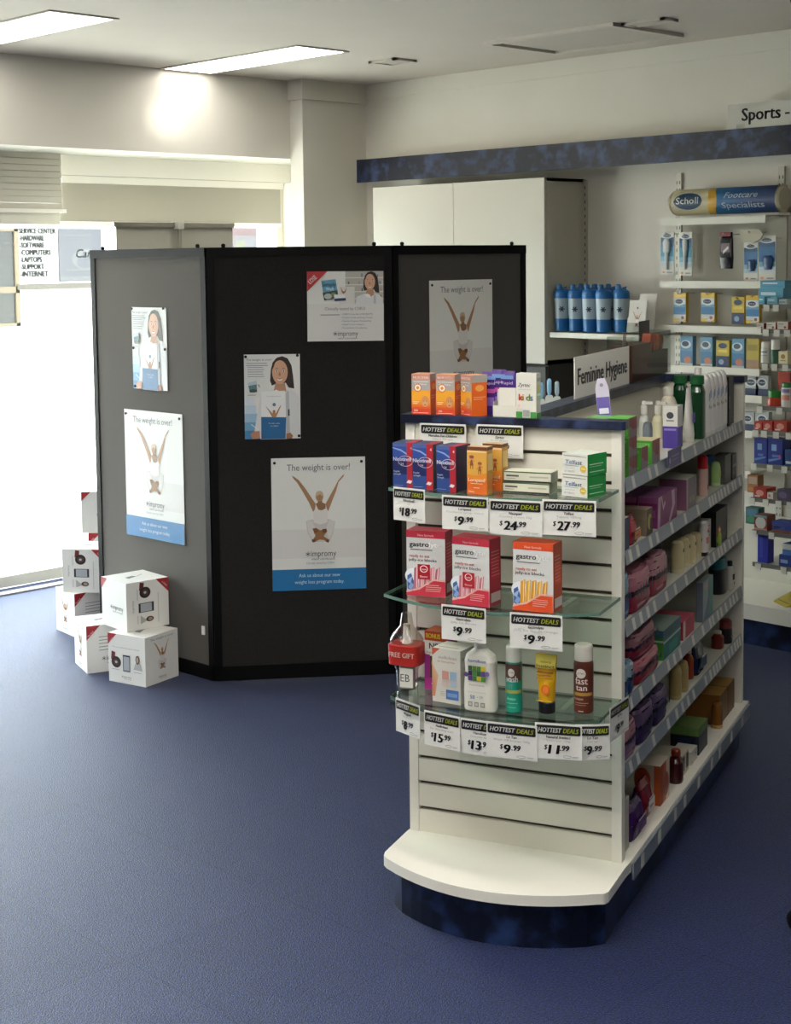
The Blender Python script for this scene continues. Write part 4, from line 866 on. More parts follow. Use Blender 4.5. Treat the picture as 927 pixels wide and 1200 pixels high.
# ------------------------------------------------------------------ aisle-side goods
def sv(px, py, u): return gu(px, py, u)[0]
ORD = NAMES+['white base']
def where(i): return ORD[i]+' aisle shelf' if i < 5 else 'white base shelf'
def bottle(label, px, yt, u, i, rw, rd, body, cap, style='round', cat='bottle', group=None, e=2.4, band=None):
    v, zt = gu(px, yt, u); h = zt-SZ(i); o = empty({'pump': 'pump_bottle', 'can': 'spray_can'}.get(style, 'bottle')); tag(o, label, cat, group)
    bm_ = body if not isinstance(body, str) else mat(body, .3); cm = cap if not isinstance(cap, str) else mat(cap, .35); B = MB(); K = MB()
    if style == 'pump':
        hb = h*.62; B.loft([(0, rw*.94, rd*.94), (.004, rw, rd), (hb*.75, rw, rd), (hb*.92, rw*.75, rd*.8), (hb, rw*.4, rw*.4), (hb+.006, rw*.38, rw*.38)], bm_, 20, e=e)
        K.loft([(hb+.004, rw*.5, rw*.5), (hb+.03, rw*.5, rw*.5), (hb+.032, .005, .005), (h-.012, .005, .005), (h-.011, rw*.42, rw*.36), (h, rw*.36, rw*.3)], cm, 16); K.box(-.004, .004, -rw*1.3, -rw*.2, h-.01, h-.002, cm)
    elif style == 'can':
        hb = h*.7; B.loft([(0, rw*.94, rd*.94), (.003, rw, rd), (hb-.008, rw, rd), (hb, rw*.86, rd*.86)], bm_, 20); K.loft([(hb-.003, rw*.96, rd*.96), (h-.006, rw*.94, rd*.94), (h, rw*.66, rd*.66)], cm, 20)
    elif style == 'flat':       # domed flat bottle standing on its cap
        B.loft([(.012, rw, rd), (.03, rw, rd), (h*.75, rw, rd), (h*.93, rw*.9, rd*.8), (h*.985, rw*.6, rd*.5), (h, rw*.25, rd*.2)], bm_, 24, e=e); K.loft([(0, rw*.96, rd*.96), (.012, rw*.96, rd*.96)], cm, 24, e=e)
    elif style == 'square':
        hb = h*.86; B.loft([(0, rw*.94, rd*.94), (.004, rw, rd), (hb*.86, rw, rd), (hb*.95, rw*.8, rd*.82), (hb, rw*.6, rw*.6)], bm_, 24, e=3); K.loft([(hb, rw*.78, rw*.78), (h-.003, rw*.78, rw*.78), (h, rw*.7, rw*.7)], cm, 22)
    elif style == 'taper':      # tube standing on its cap
        B.loft([(.018, rw*.8, rd), (.022, rw*.86, rd), (h*.95, rw*1.05, .004), (h, rw*1.08, .0015)], bm_, 24); K.loft([(0, rw*.74, rd*.95), (.018, rw*.76, rd*.98)], cm, 20)
    else:
        hb = h*.8; B.loft([(0, rw*.94, rd*.94), (.004, rw, rd), (hb*.78, rw, rd), (hb*.93, rw*.7, rd*.75), (hb, rw*.42, rw*.42), (hb+.004, rw*.4, rw*.4)], bm_, 20, e=e); K.loft([(hb+.002, rw*.5, rw*.5), (h-.003, rw*.5, rw*.5), (h, rw*.42, rw*.42)], cm, 18)
    B.build('body', o); K.build('cap', o)
    if band:
        p = Print(rw*1.5, h*.4, lambda x, z, e_: (x, -rd*(1-min(.95, abs(x)/rw)**e)**(1/e)-e_-.0006, z+h*(.36 if style == 'flat' else .16))); 
        for q in band: getattr(p, q[0])(*q[1:])
        p.build(o, 'printed_label')
    return S_(o, v, SZ(i), u)
def scarton(label, v0, v1, u0, u1, i, h, c, end=None, top=None, pr=None, pe=None, z=0, cat='box', group=None, name='carton', rz=0):
    w_, d_ = v1-v0, u1-u0
    o = carton(name, label, cat, w_, d_, h, c, group, side=end or c, top=top or c); 
    if pr: p = plain(Print(w_, h)); pr(p); p.build(o)
    if pe: p = plain(Print(d_, h, face_left(w_, d_))); pe(p); p.build(o, 'printed_side')
    return S_(o, (v0+v1)/2, SZ(i)+z, u1, rz)
def pad(label, v0, v1, u0, u1, i, h, ct, cl, cb, z=0, group='soft pad packs on the aisle side', cat='pad pack', seed=1, pr=None):
    w_, d_ = (v1-v0)/2, (u1-u0)/2; rd_ = random.Random(seed); m1, m2, m3 = mat(ct, .35), mat(cl, .35), mat(cb, .4)
    prof = [(0, .86, m2), (.05, .96, m2), (.2, 1, m2), (.44, 1.0, m3), (.54, 1.0, m1), (.7, 1, m1), (.88, .97, m1), (.97, .88, m1), (1, .7, m1)]
    b = MB().loft([(h*a, w_*k, d_*k, 4.5, m) for a, k, m in prof], m2, 36, 0, d_)
    b.v = [(x+rd_.uniform(-.0022, .0022), y+rd_.uniform(-.0022, .0022), z_+(rd_.uniform(-.003, .003) if z_ > .01 else 0)) for x, y, z_ in b.v]
    o = b.build('pad_pack'); tag(o, label, cat, group)
    p = plain(Print(w_*1.9, h*.8, lambda x, z_, e: (x, -.002-e-.0015, z_+h*.08)))
    for k in range(6): x = .1+.15*k; p.poly([(x, .55), (x+.05, .72+.06*(k % 2)), (x+.09, .52), (x+.05, .36)], cb)
    p.rect(.1, .5, .12, .2, ct); p.build(o, 'printed_front')
    p = plain(Print(d_*1.8, h*.8, lambda x, z_, e: (-w_-.002-e-.001, d_-x, z_+h*.08))); p.rect(.4, .6, .1, .4, ct).rect(.05, .95, .47, .53, cb); p.build(o, 'printed_side')
    return S_(o, (v0+v1)/2, SZ(i)+z, u1)
def pouch(label, v0, v1, u, i, h, c, c2, cat='pouch', seed=1, rz=0.0, lean=0.0):
    w_ = (v1-v0)/2; r0 = random.Random(seed)
    b = MB().loft([(0, w_*.96, .017, 5), (h*.08, w_, .02, 5), (h*.45, w_, .021, 5), (h*.8, w_, .013, 5), (h*.94, w_, .003, 5), (h, w_, .0015, 5)], mat(c, .25), 28, 0, .022)
    b.v = [(x+r0.uniform(-.002, .002), y+r0.uniform(-.003, .003)+lean*z_, z_) for x, y, z_ in b.v]
    o = tag(b.build('pouch'), label, cat)
    p = plain(Print(w_*1.6, h*.5, lambda x, z_, e: (x, -.0075+lean*(z_+h*.15)-e, z_+h*.15))); p.rect(.05, .95, .1, .7, c2).rect(.15, .8, .75, .85, '#c9c4c4').rect(.2, .7, .3, .4, c); p.build(o, 'printed_front')
    return S_(o, (v0+v1)/2, SZ(i), u, rz)
# --- top aisle shelf
gr = 'green and maroon cartons on the top aisle shelf'
def gpe(p): p.rect(.1, .9, .75, .9, '#79c35a').rect(.12, .5, .3, .45, '#2a5a2a').rect(.2, .85, .1, .16, '#8ad06a')
def gpr(p): p.poly([(0, 0), (1, 0), (1, .3), (0, .6)], '#7a6a72').rect(0, .06, 0, 1, '#55a03c').ell(.6, .6, .25, .25, '#7a2c3a')
for k, nm in enumerate(['bottom', 'middle', 'top']):
    scarton(nm+' green carton of the stack beside the slatwall end, top aisle shelf', .085, .165, -.06, -.006, 0, .05, '#7a3440', '#4f9c3a', '#5fae48', gpr, gpe, z=.051*k, group=gr)
scarton('green carton behind the stack of three, its top level with the navy rail', .085, .165, -.118, -.064, 0, .15, '#7a3440', '#58a442', '#6cb455', gpr, gpe, group=gr)
scarton('small green and maroon carton behind the stack of three', .205, .275, -.055, -.006, 0, .062, '#7c3a3c', '#58a442', '#6cb455', gpr, gpe, group=gr)
scarton('farthest green carton of the row, beside the cream bottles', .315, .4, -.06, -.006, 0, .068, '#8a4440', '#4f9c3a', '#b9b08a', gpr, gpe, group=gr)
bottle('clear pump bottle with white head on the top aisle shelf, nearest the viewer', 755, 470, -.19, 0, .021, .016, '#c9cbc6', '#dcdbd4', 'pump')
bottle('cream pump bottle with white head, second along the top aisle shelf', 771, 470, -.15, 0, .02, .017, '#d6d0b0', '#dcdbd0', 'pump')
bottle('small grey domed bottle in front of the pump bottles', 759, 494, -.12, 0, .017, .014, '#6a737a', '#55606a', 'flat')
bottle('large cream bottle with square white cap beside the green mouthwash', 783.5, 453, -.16, 0, .032, .026, '#d8d2bd', '#cfccc2', 'round')
def ppe(p): p.rect(0, 1, 0, .52, '#43308a').rect(.1, .9, .42, .47, '#8a7ac0').ell(.5, .78, .24, .08, '#3a3a44').rect(.25, .75, .64, .67, '#77757a')
scarton('white and purple hair removal carton behind the purple shelf sign', .7, .76, -.075, -.03, 0, .125, '#4a389a', '#d5d3cd', '#dad8d2', lambda p: p.rect(0, 1, .5, 1, '#d0cec8'), ppe)
bottle('white tapered tube with purple square on the top aisle shelf', 807, 454, -.04, 0, .026, .018, '#d9d7d0', '#cfcdc6', 'taper', 'tube', band=[('rect', .1, .9, .5, .95, '#4a3a94')])
for px, u, nm in ((797.5, -.14, 'rear green mouthwash bottle on the top aisle shelf'), (817, -.035, 'front green mouthwash bottle beside the white flat bottles')):
    bottle(nm, px, 440, u, 0, .028, .024, mat('#08371c', .15), '#125228', 'square', group='green mouthwash bottles')
def flat_pr(c): return [('poly', [(.02, .5), (.02, .82), (.5, .98), (.5, .66)], '#5a86b8'), ('poly', [(.5, .62), (.5, 1.0), (.98, 1.14), (.98, .78)], c), ('text', 'Rexona', .5, .2, .16, '#4c4f5a', .95)]
for k in range(5):
    bottle(['nearest', 'second', 'middle', 'fourth', 'farthest'][k]+' of five white flat bottles with red and blue arrows', 825.2+4.75*k, 438.5-1.3*k, -.034, 0, .0235, .022, '#dddcd8', '#cfcfcb', 'flat', group='white flat bottles in a row on the top aisle shelf', e=3, band=flat_pr('#c24a58'))
bottle('white bottle cap rising behind the five white flat bottles', 818, 431, -.12, 0, .024, .02, '#dedcd6', '#e2e0da', 'round')
scarton('tall black and grey pack, last on the top aisle shelf', 1.322, 1.358, -.06, -.012, 0, .165, '#15140f', '#0d0d0c', '#1a1a18', lambda p: p.rect(.1, .6, .35, .6, '#55544c').rect(.4, .8, .05, .3, '#2a2a28'), None)
scarton('black glossy pack leaning at the back post, top aisle shelf', 1.365, 1.44, -.075, -.02, 0, .16, '#100f0d', '#0a0a0a', None, lambda p: p.rect(.2, .5, .1, .5, '#3f3e38'))
o = tag(MB().box(-.075, .075, 0, .0015, 0, .05, mat('#4a4274', .4)).build('shelf_sign'), 'small purple sign clipped to the ticket strip of the top aisle shelf', 'sign')
p = plain(Print(.15, .05)); p.ell(.12, .4, .05, .16, '#a9a2cc').rect(.25, .8, .55, .62, '#8a82b8').rect(.25, .7, .35, .42, '#7a72a8'); p.build(o); put(o, G(.009, sv(791, 530, .009), 1.112), GA+R(90))
o = tag(MB().prism([(-.018, 0), (.018, 0), (.018, .22), (.01, .245), (-.01, .245), (-.018, .22)], 0, .008, mat('#c9c4d6', .3), 'y').build('tag_pack'), 'tall purple and white pack with a hang tab, rising behind the navy rail corner', 'pack')
p = plain(Print(.036, .245)); p.rect(0.02, .98, .55, .8, '#6a5aa8').rect(0.02, .98, 0, .5, '#55459a').rect(.15, .85, .62, .68, '#d8d4e6').poly([(.1, .5), (.3, .56), (.5, .52), (.7, .58), (.9, .5)], '#e0dcea').ell(.5, .93, .14, .02, '#8a8a90'); p.build(o)
u_, z_ = gv(711, 458, .178); put(o, G(u_+.01, .178, SZ(0)), GA+R(4)); o.rotation_euler.y = R(-6); o.location.z = SZ(0)+.0025
# --- second aisle shelf
mg = 'magenta cartons on the second aisle shelf'
def mpe(p): p.rect(0, 1, .82, 1, '#a85a92').rect(.1, .9, .35, .6, '#a04a86')
def mpr(p): p.poly([(.0, 0), (.12, 0), (.16, 1), (.04, 1)], '#b9a0b4').poly([(.16, 1), (.28, .5), (.4, .7), (.36, .8), (.28, .65), (.22, 1)], '#c0a8ba').poly([(.55, 0), (.75, .5), (.7, 1), (.85, 1), (.88, .5), (.65, 0)], '#b9a0b4')
for k in range(3):
    scarton(['rightmost', 'middle', 'inner'][k]+' magenta carton of the row across the second aisle shelf', .4, .62, -.066-.058*k, -.012-.058*k, 1, .085, '#7a2462', '#8a2c70', '#93588a', mpr, mpe, group=mg)
scarton('long mauve carton behind the magenta row, second aisle shelf', .36, .6, -.27, -.185, 1, .1, '#8a4a7a', '#7e3a6c', '#9a7a8e')
scarton('small navy and white pack beside the slatwall end, second aisle shelf', .04, .1, -.06, -.008, 1, .085, '#1a2450', '#1c2858', '#c9c6bc', None, lambda p: p.rect(.75, 1, 0, 1, '#c4c2ba').rect(0, 1, .8, 1, '#cdcabf'))
pouch('crimson pouch beside the navy pack, second aisle shelf', .13, .21, -.012, 1, .075, '#9a2032', '#b9702c', seed=3)
scarton('flat tan carton between the crimson pouch and magenta row', .28, .34, -.12, -.01, 1, .072, '#4a3f30', '#8a7a62', '#a08f74', lambda p: p.ell(.5, .5, .35, .3, '#b9a24a').ell(.7, .4, .2, .25, '#20252c'), lambda p: p.rect(0, 1, .62, 1, '#9c8b70').rect(0, .6, 0, .6, '#8a2030'))
scarton('grey and mauve carton with pale lid past the magenta row', .72, .84, -.09, -.008, 1, .092, '#6d6a70', '#8a5a74', '#b9b6a8', lambda p: p.rect(0, .15, 0, 1, '#b08a9a').rect(.3, .9, .2, .4, '#8a7a72'))
bottle('spray can with bright red cap on the second aisle shelf', 823.5, 534, -.03, 1, .017, .017, '#d3b0a4', '#b3161c', 'can', 'spray can', band=[('rect', .2, .9, .0, .3, '#c85a54'), ('rect', .5, .9, .5, .9, '#c88a84')])
bottle('spray can with blue cap beside the red-capped can', 832, 533, -.06, 1, .016, .016, '#b0b8b4', '#2a5680', 'can', 'spray can')
bottle('lime and white roll-on bottle, second aisle shelf', 838.5, 541, -.035, 1, .019, .016, '#9fbf7a', '#b9d0a0', 'flat', band=[('rect', .1, .9, .1, .6, '#b0b428')])
bottle('dark green flat bottle beside the grey carton, second aisle shelf', 838, 533, -.075, 1, .02, .016, mat('#0c3520', .15), '#0c2a1c', 'flat')
scarton('plain grey carton near the back post, second aisle shelf', 1.27, 1.36, -.05, -.012, 1, .095, '#4a4c48', '#55574f', '#3a3c38')
scarton('slim black pack at the far end of the second aisle shelf', 1.375, 1.44, -.05, -.01, 1, .085, '#171714', '#11110f', None, lambda p: p.rect(.1, .9, .5, .6, '#6a6a60').rect(.1, .6, .2, .3, '#55554c'))
# --- third aisle shelf
pad('pale and dark blue pad pack beside the slatwall end, third aisle shelf', .042, .118, -.1, -.01, 2, .125, '#7aa0b4', '#1c3c80', '#10204a', seed=2)
pad('nearer of two pink pad packs on the third aisle shelf', .13, .33, -.12, -.006, 2, .108, '#b0707f', '#8a1c38', '#20122e', seed=4)
pad('farther of two pink pad packs on the third aisle shelf', .345, .53, -.11, -.01, 2, .11, '#b4808c', '#8f2a42', '#22162f', seed=5)
scarton('long deep red carton behind the pink pad packs', .2, .52, -.23, -.13, 2, .125, '#8a1418', '#7a1014', '#6f1012')
for k in range(4):
    bottle(['nearest', 'second', 'third', 'farthest'][k]+' of four cream bottles with gold seal, third aisle shelf', 793.5+7.2*k, 633-3.2*k, -.035-.006*(k % 2), 2, .026, .02, '#c9bb90', '#cfc6a4', 'flat', group='cream bottles with gold seals', band=[('ell', .5, .85, .25, .18, '#6a4a20')])
scarton('navy carton behind the cream bottles, third aisle shelf', .72, .86, -.19, -.12, 2, .15, '#16244a', '#18284f', '#15224a')
bottle('white bottle with round cap behind the cream bottles', 816, 614, -.09, 2, .024, .02, '#cbc9bf', '#d3d1c8', 'flat')
bottle('white and pink tube standing on a black cap, third aisle shelf', 824.5, 610, -.02, 2, .019, .015, '#cfcac4', '#141416', 'flat', 'tube', band=[('rect', 0, 1, 0, .45, '#c9786e'), ('rect', .2, .8, .75, 1, '#b02a3e')])
scarton('white carton with small print, third aisle shelf', 1.0, 1.1, -.09, -.02, 2, .1, '#b4b2a6', '#b9b7ab', '#c6c4b8', lambda p: p.micro(.1, .9, .8, 4, .1, '#6a6a64', .03))
scarton('large black hair care pack on the third aisle shelf', 1.13, 1.3, -.06, -.01, 2, .115, '#0e0d0c', '#0c0b0b', '#0a0a0a', lambda p: p.ell(.25, .4, .2, .16, '#a02a28').rect(.5, .9, .1, .3, '#3a3a36').ell(.15, .2, .12, .1, '#7a9a2c'))
bottle('small lime bottle in front of the black pack, third aisle shelf', 842, 619, -.012, 2, .013, .009, '#8fae3a', '#c9d0a0', 'round')
# --- fourth aisle shelf
for k, (va, vb) in enumerate(((.02, .075), (.078, .13))):
    pad(['nearer', 'farther'][k]+' small blue pad pack on the fourth aisle shelf', va+.02, vb+.012, -.09, -.006, 3, .088, '#8aa6b4', '#16386e', '#0f2348', seed=7+k)
pad('lower dark pink pad pack of the stack, fourth aisle shelf', .16, .43, -.13, -.006, 3, .066, '#a4606e', '#8a1428', '#1c1230', seed=9)
pad('upper dark pink pad pack of the stack, fourth aisle shelf', .158, .41, -.14, -.01, 3, .07, '#9c6672', '#861530', '#1a1332', z=.068, seed=10)
scarton('clear carton showing teal and green goods, fourth aisle shelf', .46, .66, -.14, -.01, 3, .085, '#1f6a68', '#3f8a30', '#8fa59c', lambda p: p.rect(0, 1, .7, 1, '#1c4a5a').rect(0, 1, .55, .62, '#a9c4bc').rect(.3, .8, .1, .4, '#2a8a7a'), lambda p: p.rect(0, 1, .75, 1, '#3a6a78').rect(0, 1, .6, .67, '#b4ccc0').ell(.5, .3, .35, .2, '#5a9a34'))
scarton('pink carton beside the clear teal carton, fourth aisle shelf', .7, .84, -.12, -.012, 3, .055, '#b0384e', '#a83248', '#c05a68', lambda p: p.rect(0, .2, 0, 1, '#c9c0b8'))
scarton('tall pale blue pack on the fourth aisle shelf', .94, 1.08, -.03, -.008, 3, .125, '#7f949a', '#6a7480', '#8c9a9c', lambda p: p.rect(.5, 1, 0, 1, '#3f7a74').ell(.3, .85, .15, .08, '#c08a80').poly([(0, 0), (.5, 0), (.7, .8), (.3, .3)], '#55607a'))
bottle('black bottle with teal cap on the fourth aisle shelf', 841, 651, -.06, 3, .05, .03, '#0b0d0e', '#167078', 'can', 'bottle')
bottle('white bottle with black bands by the back post, fourth aisle shelf', 855.5, 657, -.03, 3, .017, .015, '#c6c4ba', '#16171a', 'round', band=[('rect', 0, 1, .5, 1, '#1a1a1c'), ('rect', .2, .8, .1, .3, '#6a6a68')])
# --- lowest hanging shelf
pad('pale pink pad pack beside the slatwall end, lowest hanging shelf', .045, .175, -.1, -.006, 4, .1, '#b08088', '#8d6f8c', '#1e1424', seed=12)
pad('nearer of two purple pad packs, lowest hanging shelf', .19, .36, -.12, -.006, 4, .098, '#5a4468', '#2c1c4c', '#120c22', seed=13)
pad('farther of two purple pad packs, lowest hanging shelf', .365, .52, -.12, -.008, 4, .095, '#5c4a6c', '#2f2050', '#130e24', seed=14)
for k in range(2): bottle(['nearer', 'farther'][k]+' of two straw-coloured bottles, lowest hanging shelf', 791.5+8*k, 779-5*k, -.03, 4, .024, .018, '#a8935a', '#b0a070', 'flat', group='straw-coloured bottles')
bottle('amber orange bottle on the lowest hanging shelf', 806.5, 759, -.045, 4, .02, .017, mat('#8a3a14', .2), '#b9a58a', 'round')
pouch('dark navy pouch on the lowest hanging shelf', .93, 1.03, -.02, 4, .105, '#10203c', '#1a3a5c', seed=8)
bottle('dark red bottle with white cap, lowest hanging shelf', 841, 739, -.04, 4, .026, .02, '#6a1e14', '#c0b8a8', 'round')
bottle('black and red bottle at the far end, lowest hanging shelf', 850.5, 726, -.03, 4, .026, .022, '#1a1214', '#7a2a28', 'can', 'bottle', band=[('rect', .2, .8, .2, .5, '#a09a90')])
# --- white base shelf
scarton('plain white carton at the front of the white base shelf', .05, .11, -.06, -.012, 5, .14, '#b4b0a0', '#bcb8a6', '#c9c5b4')
pouch('blue-grey pouch behind the purple one, base shelf', .2, .3, -.075, 5, .13, '#46587a', '#2c3c5c', seed=21)
pouch('purple pouch on the white base shelf', .14, .26, -.008, 5, .095, '#3c1456', '#4c1c6c', seed=22)
pouch('crimson pouch with a white tag on the base shelf', .3, .39, -.02, 5, .105, '#7a1428', '#c8c0bc', seed=23)
scarton('white carton with orange circles, base shelf', .43, .53, -.085, -.01, 5, .115, '#b4541c', '#b9aa94', '#c9bfae', lambda p: p.rect(0, .3, 0, 1, '#8a3410').rect(.62, 1, 0, 1, '#c4b8a4').ell(.62, .4, .3, .3, '#8f3a14'), lambda p: p.rect(.75, 1, 0, 1, '#a84a1a').ell(.3, .62, .32, .3, '#9c3c14'))
bottle('dark red round bottle beside the orange circle carton, base shelf', 792, 878, -.02, 5, .028, .022, mat('#3a0d0e', .2), '#8a2a14', 'round')
scarton('black and white checked gift carton, base shelf', .68, .77, -.09, -.01, 5, .065, '#bdb6a0', '#c0b9a2', '#c9c3ae', lambda p: p.rect(.1, .4, .2, .9, '#14130f').rect(.6, .9, .2, .9, '#14130f'), lambda p: p.rect(.05, .38, .1, .85, '#1a1712').rect(.55, .85, .1, .85, '#1a1712'))
scarton('small white carton between the checked and navy ones, base shelf', .8, .88, -.07, -.01, 5, .04, '#c4c1b6', '#c9c6bc', '#d0cdc4', lambda p: p.ell(.7, .6, .05, .1, '#3a3a38'))
scarton('navy carton with pale green lid, base shelf', .9, 1.02, -.1, -.01, 5, .085, '#0e1628', '#10182c', '#6f8a4c', lambda p: p.rect(0, 1, .7, 1, '#5a7a3c'), lambda p: p.rect(0, 1, .7, 1, '#6a8a48').poly([(.2, .3), (.8, .3), (.7, .6), (.3, .6)], '#1c2c4c'))
bottle('small amber bottle beside the navy carton, base shelf', 840.5, 822, -.02, 5, .022, .018, mat('#7a4a14', .2), '#b08a4a', 'flat')
for k in range(2): scarton(['nearer', 'farther'][k]+' ochre carton at the far end of the base shelf', 1.225+.115*k, 1.335+.115*k, -.13, -.015, 5, .1, '#6f4a18', '#8a5a1e', '#a8803a', lambda p: p.rect(0, .12, 0, 1, '#3a2810').rect(.5, .6, 0, 1, '#8a6a2c').rect(.75, 1, .1, .9, '#7f5a20'), None, group='ochre cartons on the base shelf')
# --- on the spine cap
def on_cap(o, v, rz=0.0, u=-.297): return put(o, G(u, v, 1.2905), GA+R(90)+rz)
o = empty('aisle_sign'); tag(o, 'white Feminine Hygiene sign standing on the navy cap of the gondola', 'sign')
MB().box(-.288, .288, 0, .003, 0, .122, mat('#efeee8', .5)).build('sign_card', o)
MB().prism([(-.05, 0), (.3, 0), (.3, .118), (.29, .138), (.24, .143), (.05, .13), (-.05, .124)], .006, .008, M_ACRYL, 'y').build('clear_holder', o)
MB().box(-.1, .3, -.012, .02, -.0001, .002, M_ACRYL).build('holder_foot', o)
p = plain(Print(.576, .122)); p.text('Feminine Hygiene', .5, .32, .4, '#232325', w=.9, bold=.045); p.build(o, 'lettering'); on_cap(o, .8, 0, -.285)
o = empty('display_bin'); tag(o, 'clear bin of dark brown and orange packs on the gondola cap behind the sign', 'bin')
MB().box(-.24, .0, .0, .075, .002, .12, mat('#5a2a14', .4)).build('brown_packs', o, .006)
b = MB()
for x0, x1, y0, y1 in ((-.25, .25, -.006, -.004), (-.25, .25, .08, .082), (-.25, -.248, -.004, .08), (.248, .25, -.004, .08)): b.box(x0, x1, y0, y1, 0, .15, M_ACRYL)
b.box(-.25, .25, -.004, .08, 0, .002, M_ACRYL); b.build('clear_bin', o)
MB().box(.0, .23, .0, .075, .002, .085, mat('#17100b', .35)).build('dark_packs', o, .005)
for k in range(4):
    MB().prism([(0, 0), (.028, .005), (.03, .075), (.004, .08)], 0, .03, mat(['#b8481a', '#a63c16', '#c25a20', '#7a3420'][k], .3), 'y').build('orange_packet', o).matrix_local = Matrix.Translation((.05+.045*k, .02, .07)) @ Matrix.Rotation(R(18+6*k), 4, 'Y')
MB().box(.1, .23, .066, .07, .086, .185, mat('#0e0c0b', .4)).build('black_card', o)
b = MB().box(-.24, -.2, .03, .032, .11, .155, mat('#cfcabc', .5)); b.build('white_card', o); on_cap(o, 1.36, 0, -.285)
for k in range(5):
    o = empty('toothbrush_pack'); tag(o, ['nearest', 'second', 'middle', 'fourth', 'farthest'][k]+' toothbrush pack standing behind the gondola cap, left of the sign', 'toothbrush', 'toothbrush packs behind the gondola cap')
    c = ['#c58a86', '#6c6f70', '#6f9ab8', '#6f9ab8', '#8a9aa4'][k]; hh = [.165, .17, .2, .205, .19][k]
    MB().prism([(-.012, 0), (.012, 0), (.012, hh*.72), (.008, hh*.76), (-.008, hh*.76), (-.012, hh*.72)], 0, .006, mat('#b9beba', .3), 'y').build('card', o)
    MB().loft([(.01, .004, .004), (hh*.6, .004, .004), (hh*.75, .0035, .003), (hh*.82, .007, .005), (hh*.97, .007, .005), (hh, .004, .003)], mat(c, .35), 14, 0, .01).build('brush', o)
    put(o, G(-.385-.004*k, .36+.085*k, SZ(0)), GA+R(20))

# ================================================================== RIGHT WALL
YB = 5.9
def wy(px, py, Y): P = onY(px, py, Y); return P.x, P.z
# navy band (pelmet) with the sign standing on it
x0 = wy(418, 200, YB)[0]; z0 = wy(430, 213.5, YB)[1]; z1 = wy(430, 186.5, YB)[1]
bd = MB().box(x0, XB-.02, YB, YB+.018, z0, z1, M_MARBLE).box(x0, XB-.02, YB+.018, YW, z1-.02, z1, M_WHITE).build('wall_pelmet'); tag(bd, 'long navy marbled pelmet band running high along the right wall', 'pelmet')
M_SIGN = glass_mat('frosted_sign_acrylic', '#b9b8b0', .6, .2)
xs = wy(852, 135, YB)[0]; zt = wy(868, 121.5, YB)[1]
o = empty('aisle_sign'); tag(o, 'white sign reading Sports standing on the navy wall band', 'sign'); put(o, (xs, YB+.004, z1+.0005))
MB().box(0, 1.1, 0, .004, 0, zt-z1, mat('#bdbab0', .5)).build('sign_card', o); hs = zt-z1
MB().box(.05, .09, -.003, .012, 0, .02, M_ACRYL).box(.9, .94, -.003, .012, 0, .02, M_ACRYL).build('sign_clip', o)
xa = wy(869, 140, YB)[0]-xs; xb_ = wy(914, 135, YB)[0]-xs; xc_ = wy(920, 133, YB)[0]-xs
p = Print(1.1, hs, lambda x, z, e: (x+.55, -e, z)); plain(p)
p.text('Sports', xa/1.1, .3, .5, '#17171a', al='l', w=(xb_-xa)/1.1, bold=.03); p.text('- Footcare', xc_/1.1, .3, .5, '#17171a', al='l', bold=.03); p.build(o, 'lettering')
# wall cabinet with two doors
YC = YW-.32; xl, xm, xr = wy(437, 220, YC)[0], wy(531, 213, YC)[0], wy(637.5, 208, YC)[0]; zb, zt = 1.172, 2.096
o = empty('wall_cabinet'); tag(o, 'white two-door cabinet on the right wall, partly hidden by the screen', 'cabinet'); put(o, ((xl+xr)/2, YC, zb))
W_ = xr-xl; H_ = zt-zb
b = MB(); t = .018
b.box(-W_/2, -W_/2+t, .02, YW-YC-.001, 0, H_, M_CABSIDE).box(W_/2-t, W_/2, .02, YW-YC-.001, 0, H_, M_CABSIDE).box(-W_/2, W_/2, .02, YW-YC-.001, 0, t, M_CABSIDE).box(-W_/2, W_/2, .02, YW-YC-.001, H_-t, H_, M_CABSIDE).box(-W_/2, W_/2, YW-YC-.012, YW-YC-.001, 0, H_, M_CABSIDE); b.build('body', o)
for x0_, x1_ in ((-W_/2, xm-(xl+xr)/2-.0015), (xm-(xl+xr)/2+.0015, W_/2)): MB().box(x0_, x1_, 0, .019, .001, H_-.001, mat('#b8b4a7', .4)).build('door', o, .0015)
# added dark cupboard, stands in for the deep shade below the white cabinet
o = empty('shade_cupboard'); tag(o, 'added charcoal cupboard standing in for the shade below the white wall cabinet', 'cupboard'); put(o, (xl+.02, YC+.02, .1905))
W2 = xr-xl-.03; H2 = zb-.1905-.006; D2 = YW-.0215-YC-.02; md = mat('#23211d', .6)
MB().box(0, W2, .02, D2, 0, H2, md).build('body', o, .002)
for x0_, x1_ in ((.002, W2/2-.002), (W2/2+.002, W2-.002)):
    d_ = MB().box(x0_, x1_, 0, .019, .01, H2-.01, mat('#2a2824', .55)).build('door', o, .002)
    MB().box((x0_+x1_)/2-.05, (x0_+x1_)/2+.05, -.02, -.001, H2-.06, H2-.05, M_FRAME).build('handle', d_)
# slotted uprights
def upright(px, py, zlow, label):
    x, z = wy(px, py, YW); o = empty('slotted_upright'); tag(o, label, 'shelf upright', 'slotted metal uprights on the right wall'); put(o, (x, YW-.014, zlow)); L_ = z-zlow
    MB().box(-.016, .016, 0, .0135, 0, L_, mat('#b4b1a4', .4, .2)).build('channel', o)
    b = MB(); zz = .03
    while zz < L_-.03:
        for s in (-.008, .008): b.box(s-.002, s+.002, -.0008, 0, zz, zz+.016, M_SLOT)
        zz += .036
    b.build('slots', o); return o
upright(686, 211, .25, 'slotted metal upright beside the wall cabinet')
upright(797, 203, .25, 'slotted metal upright at the left of the foot care bay')
upright(917.5, 195, .25, 'slotted metal upright at the right of the foot care bay')
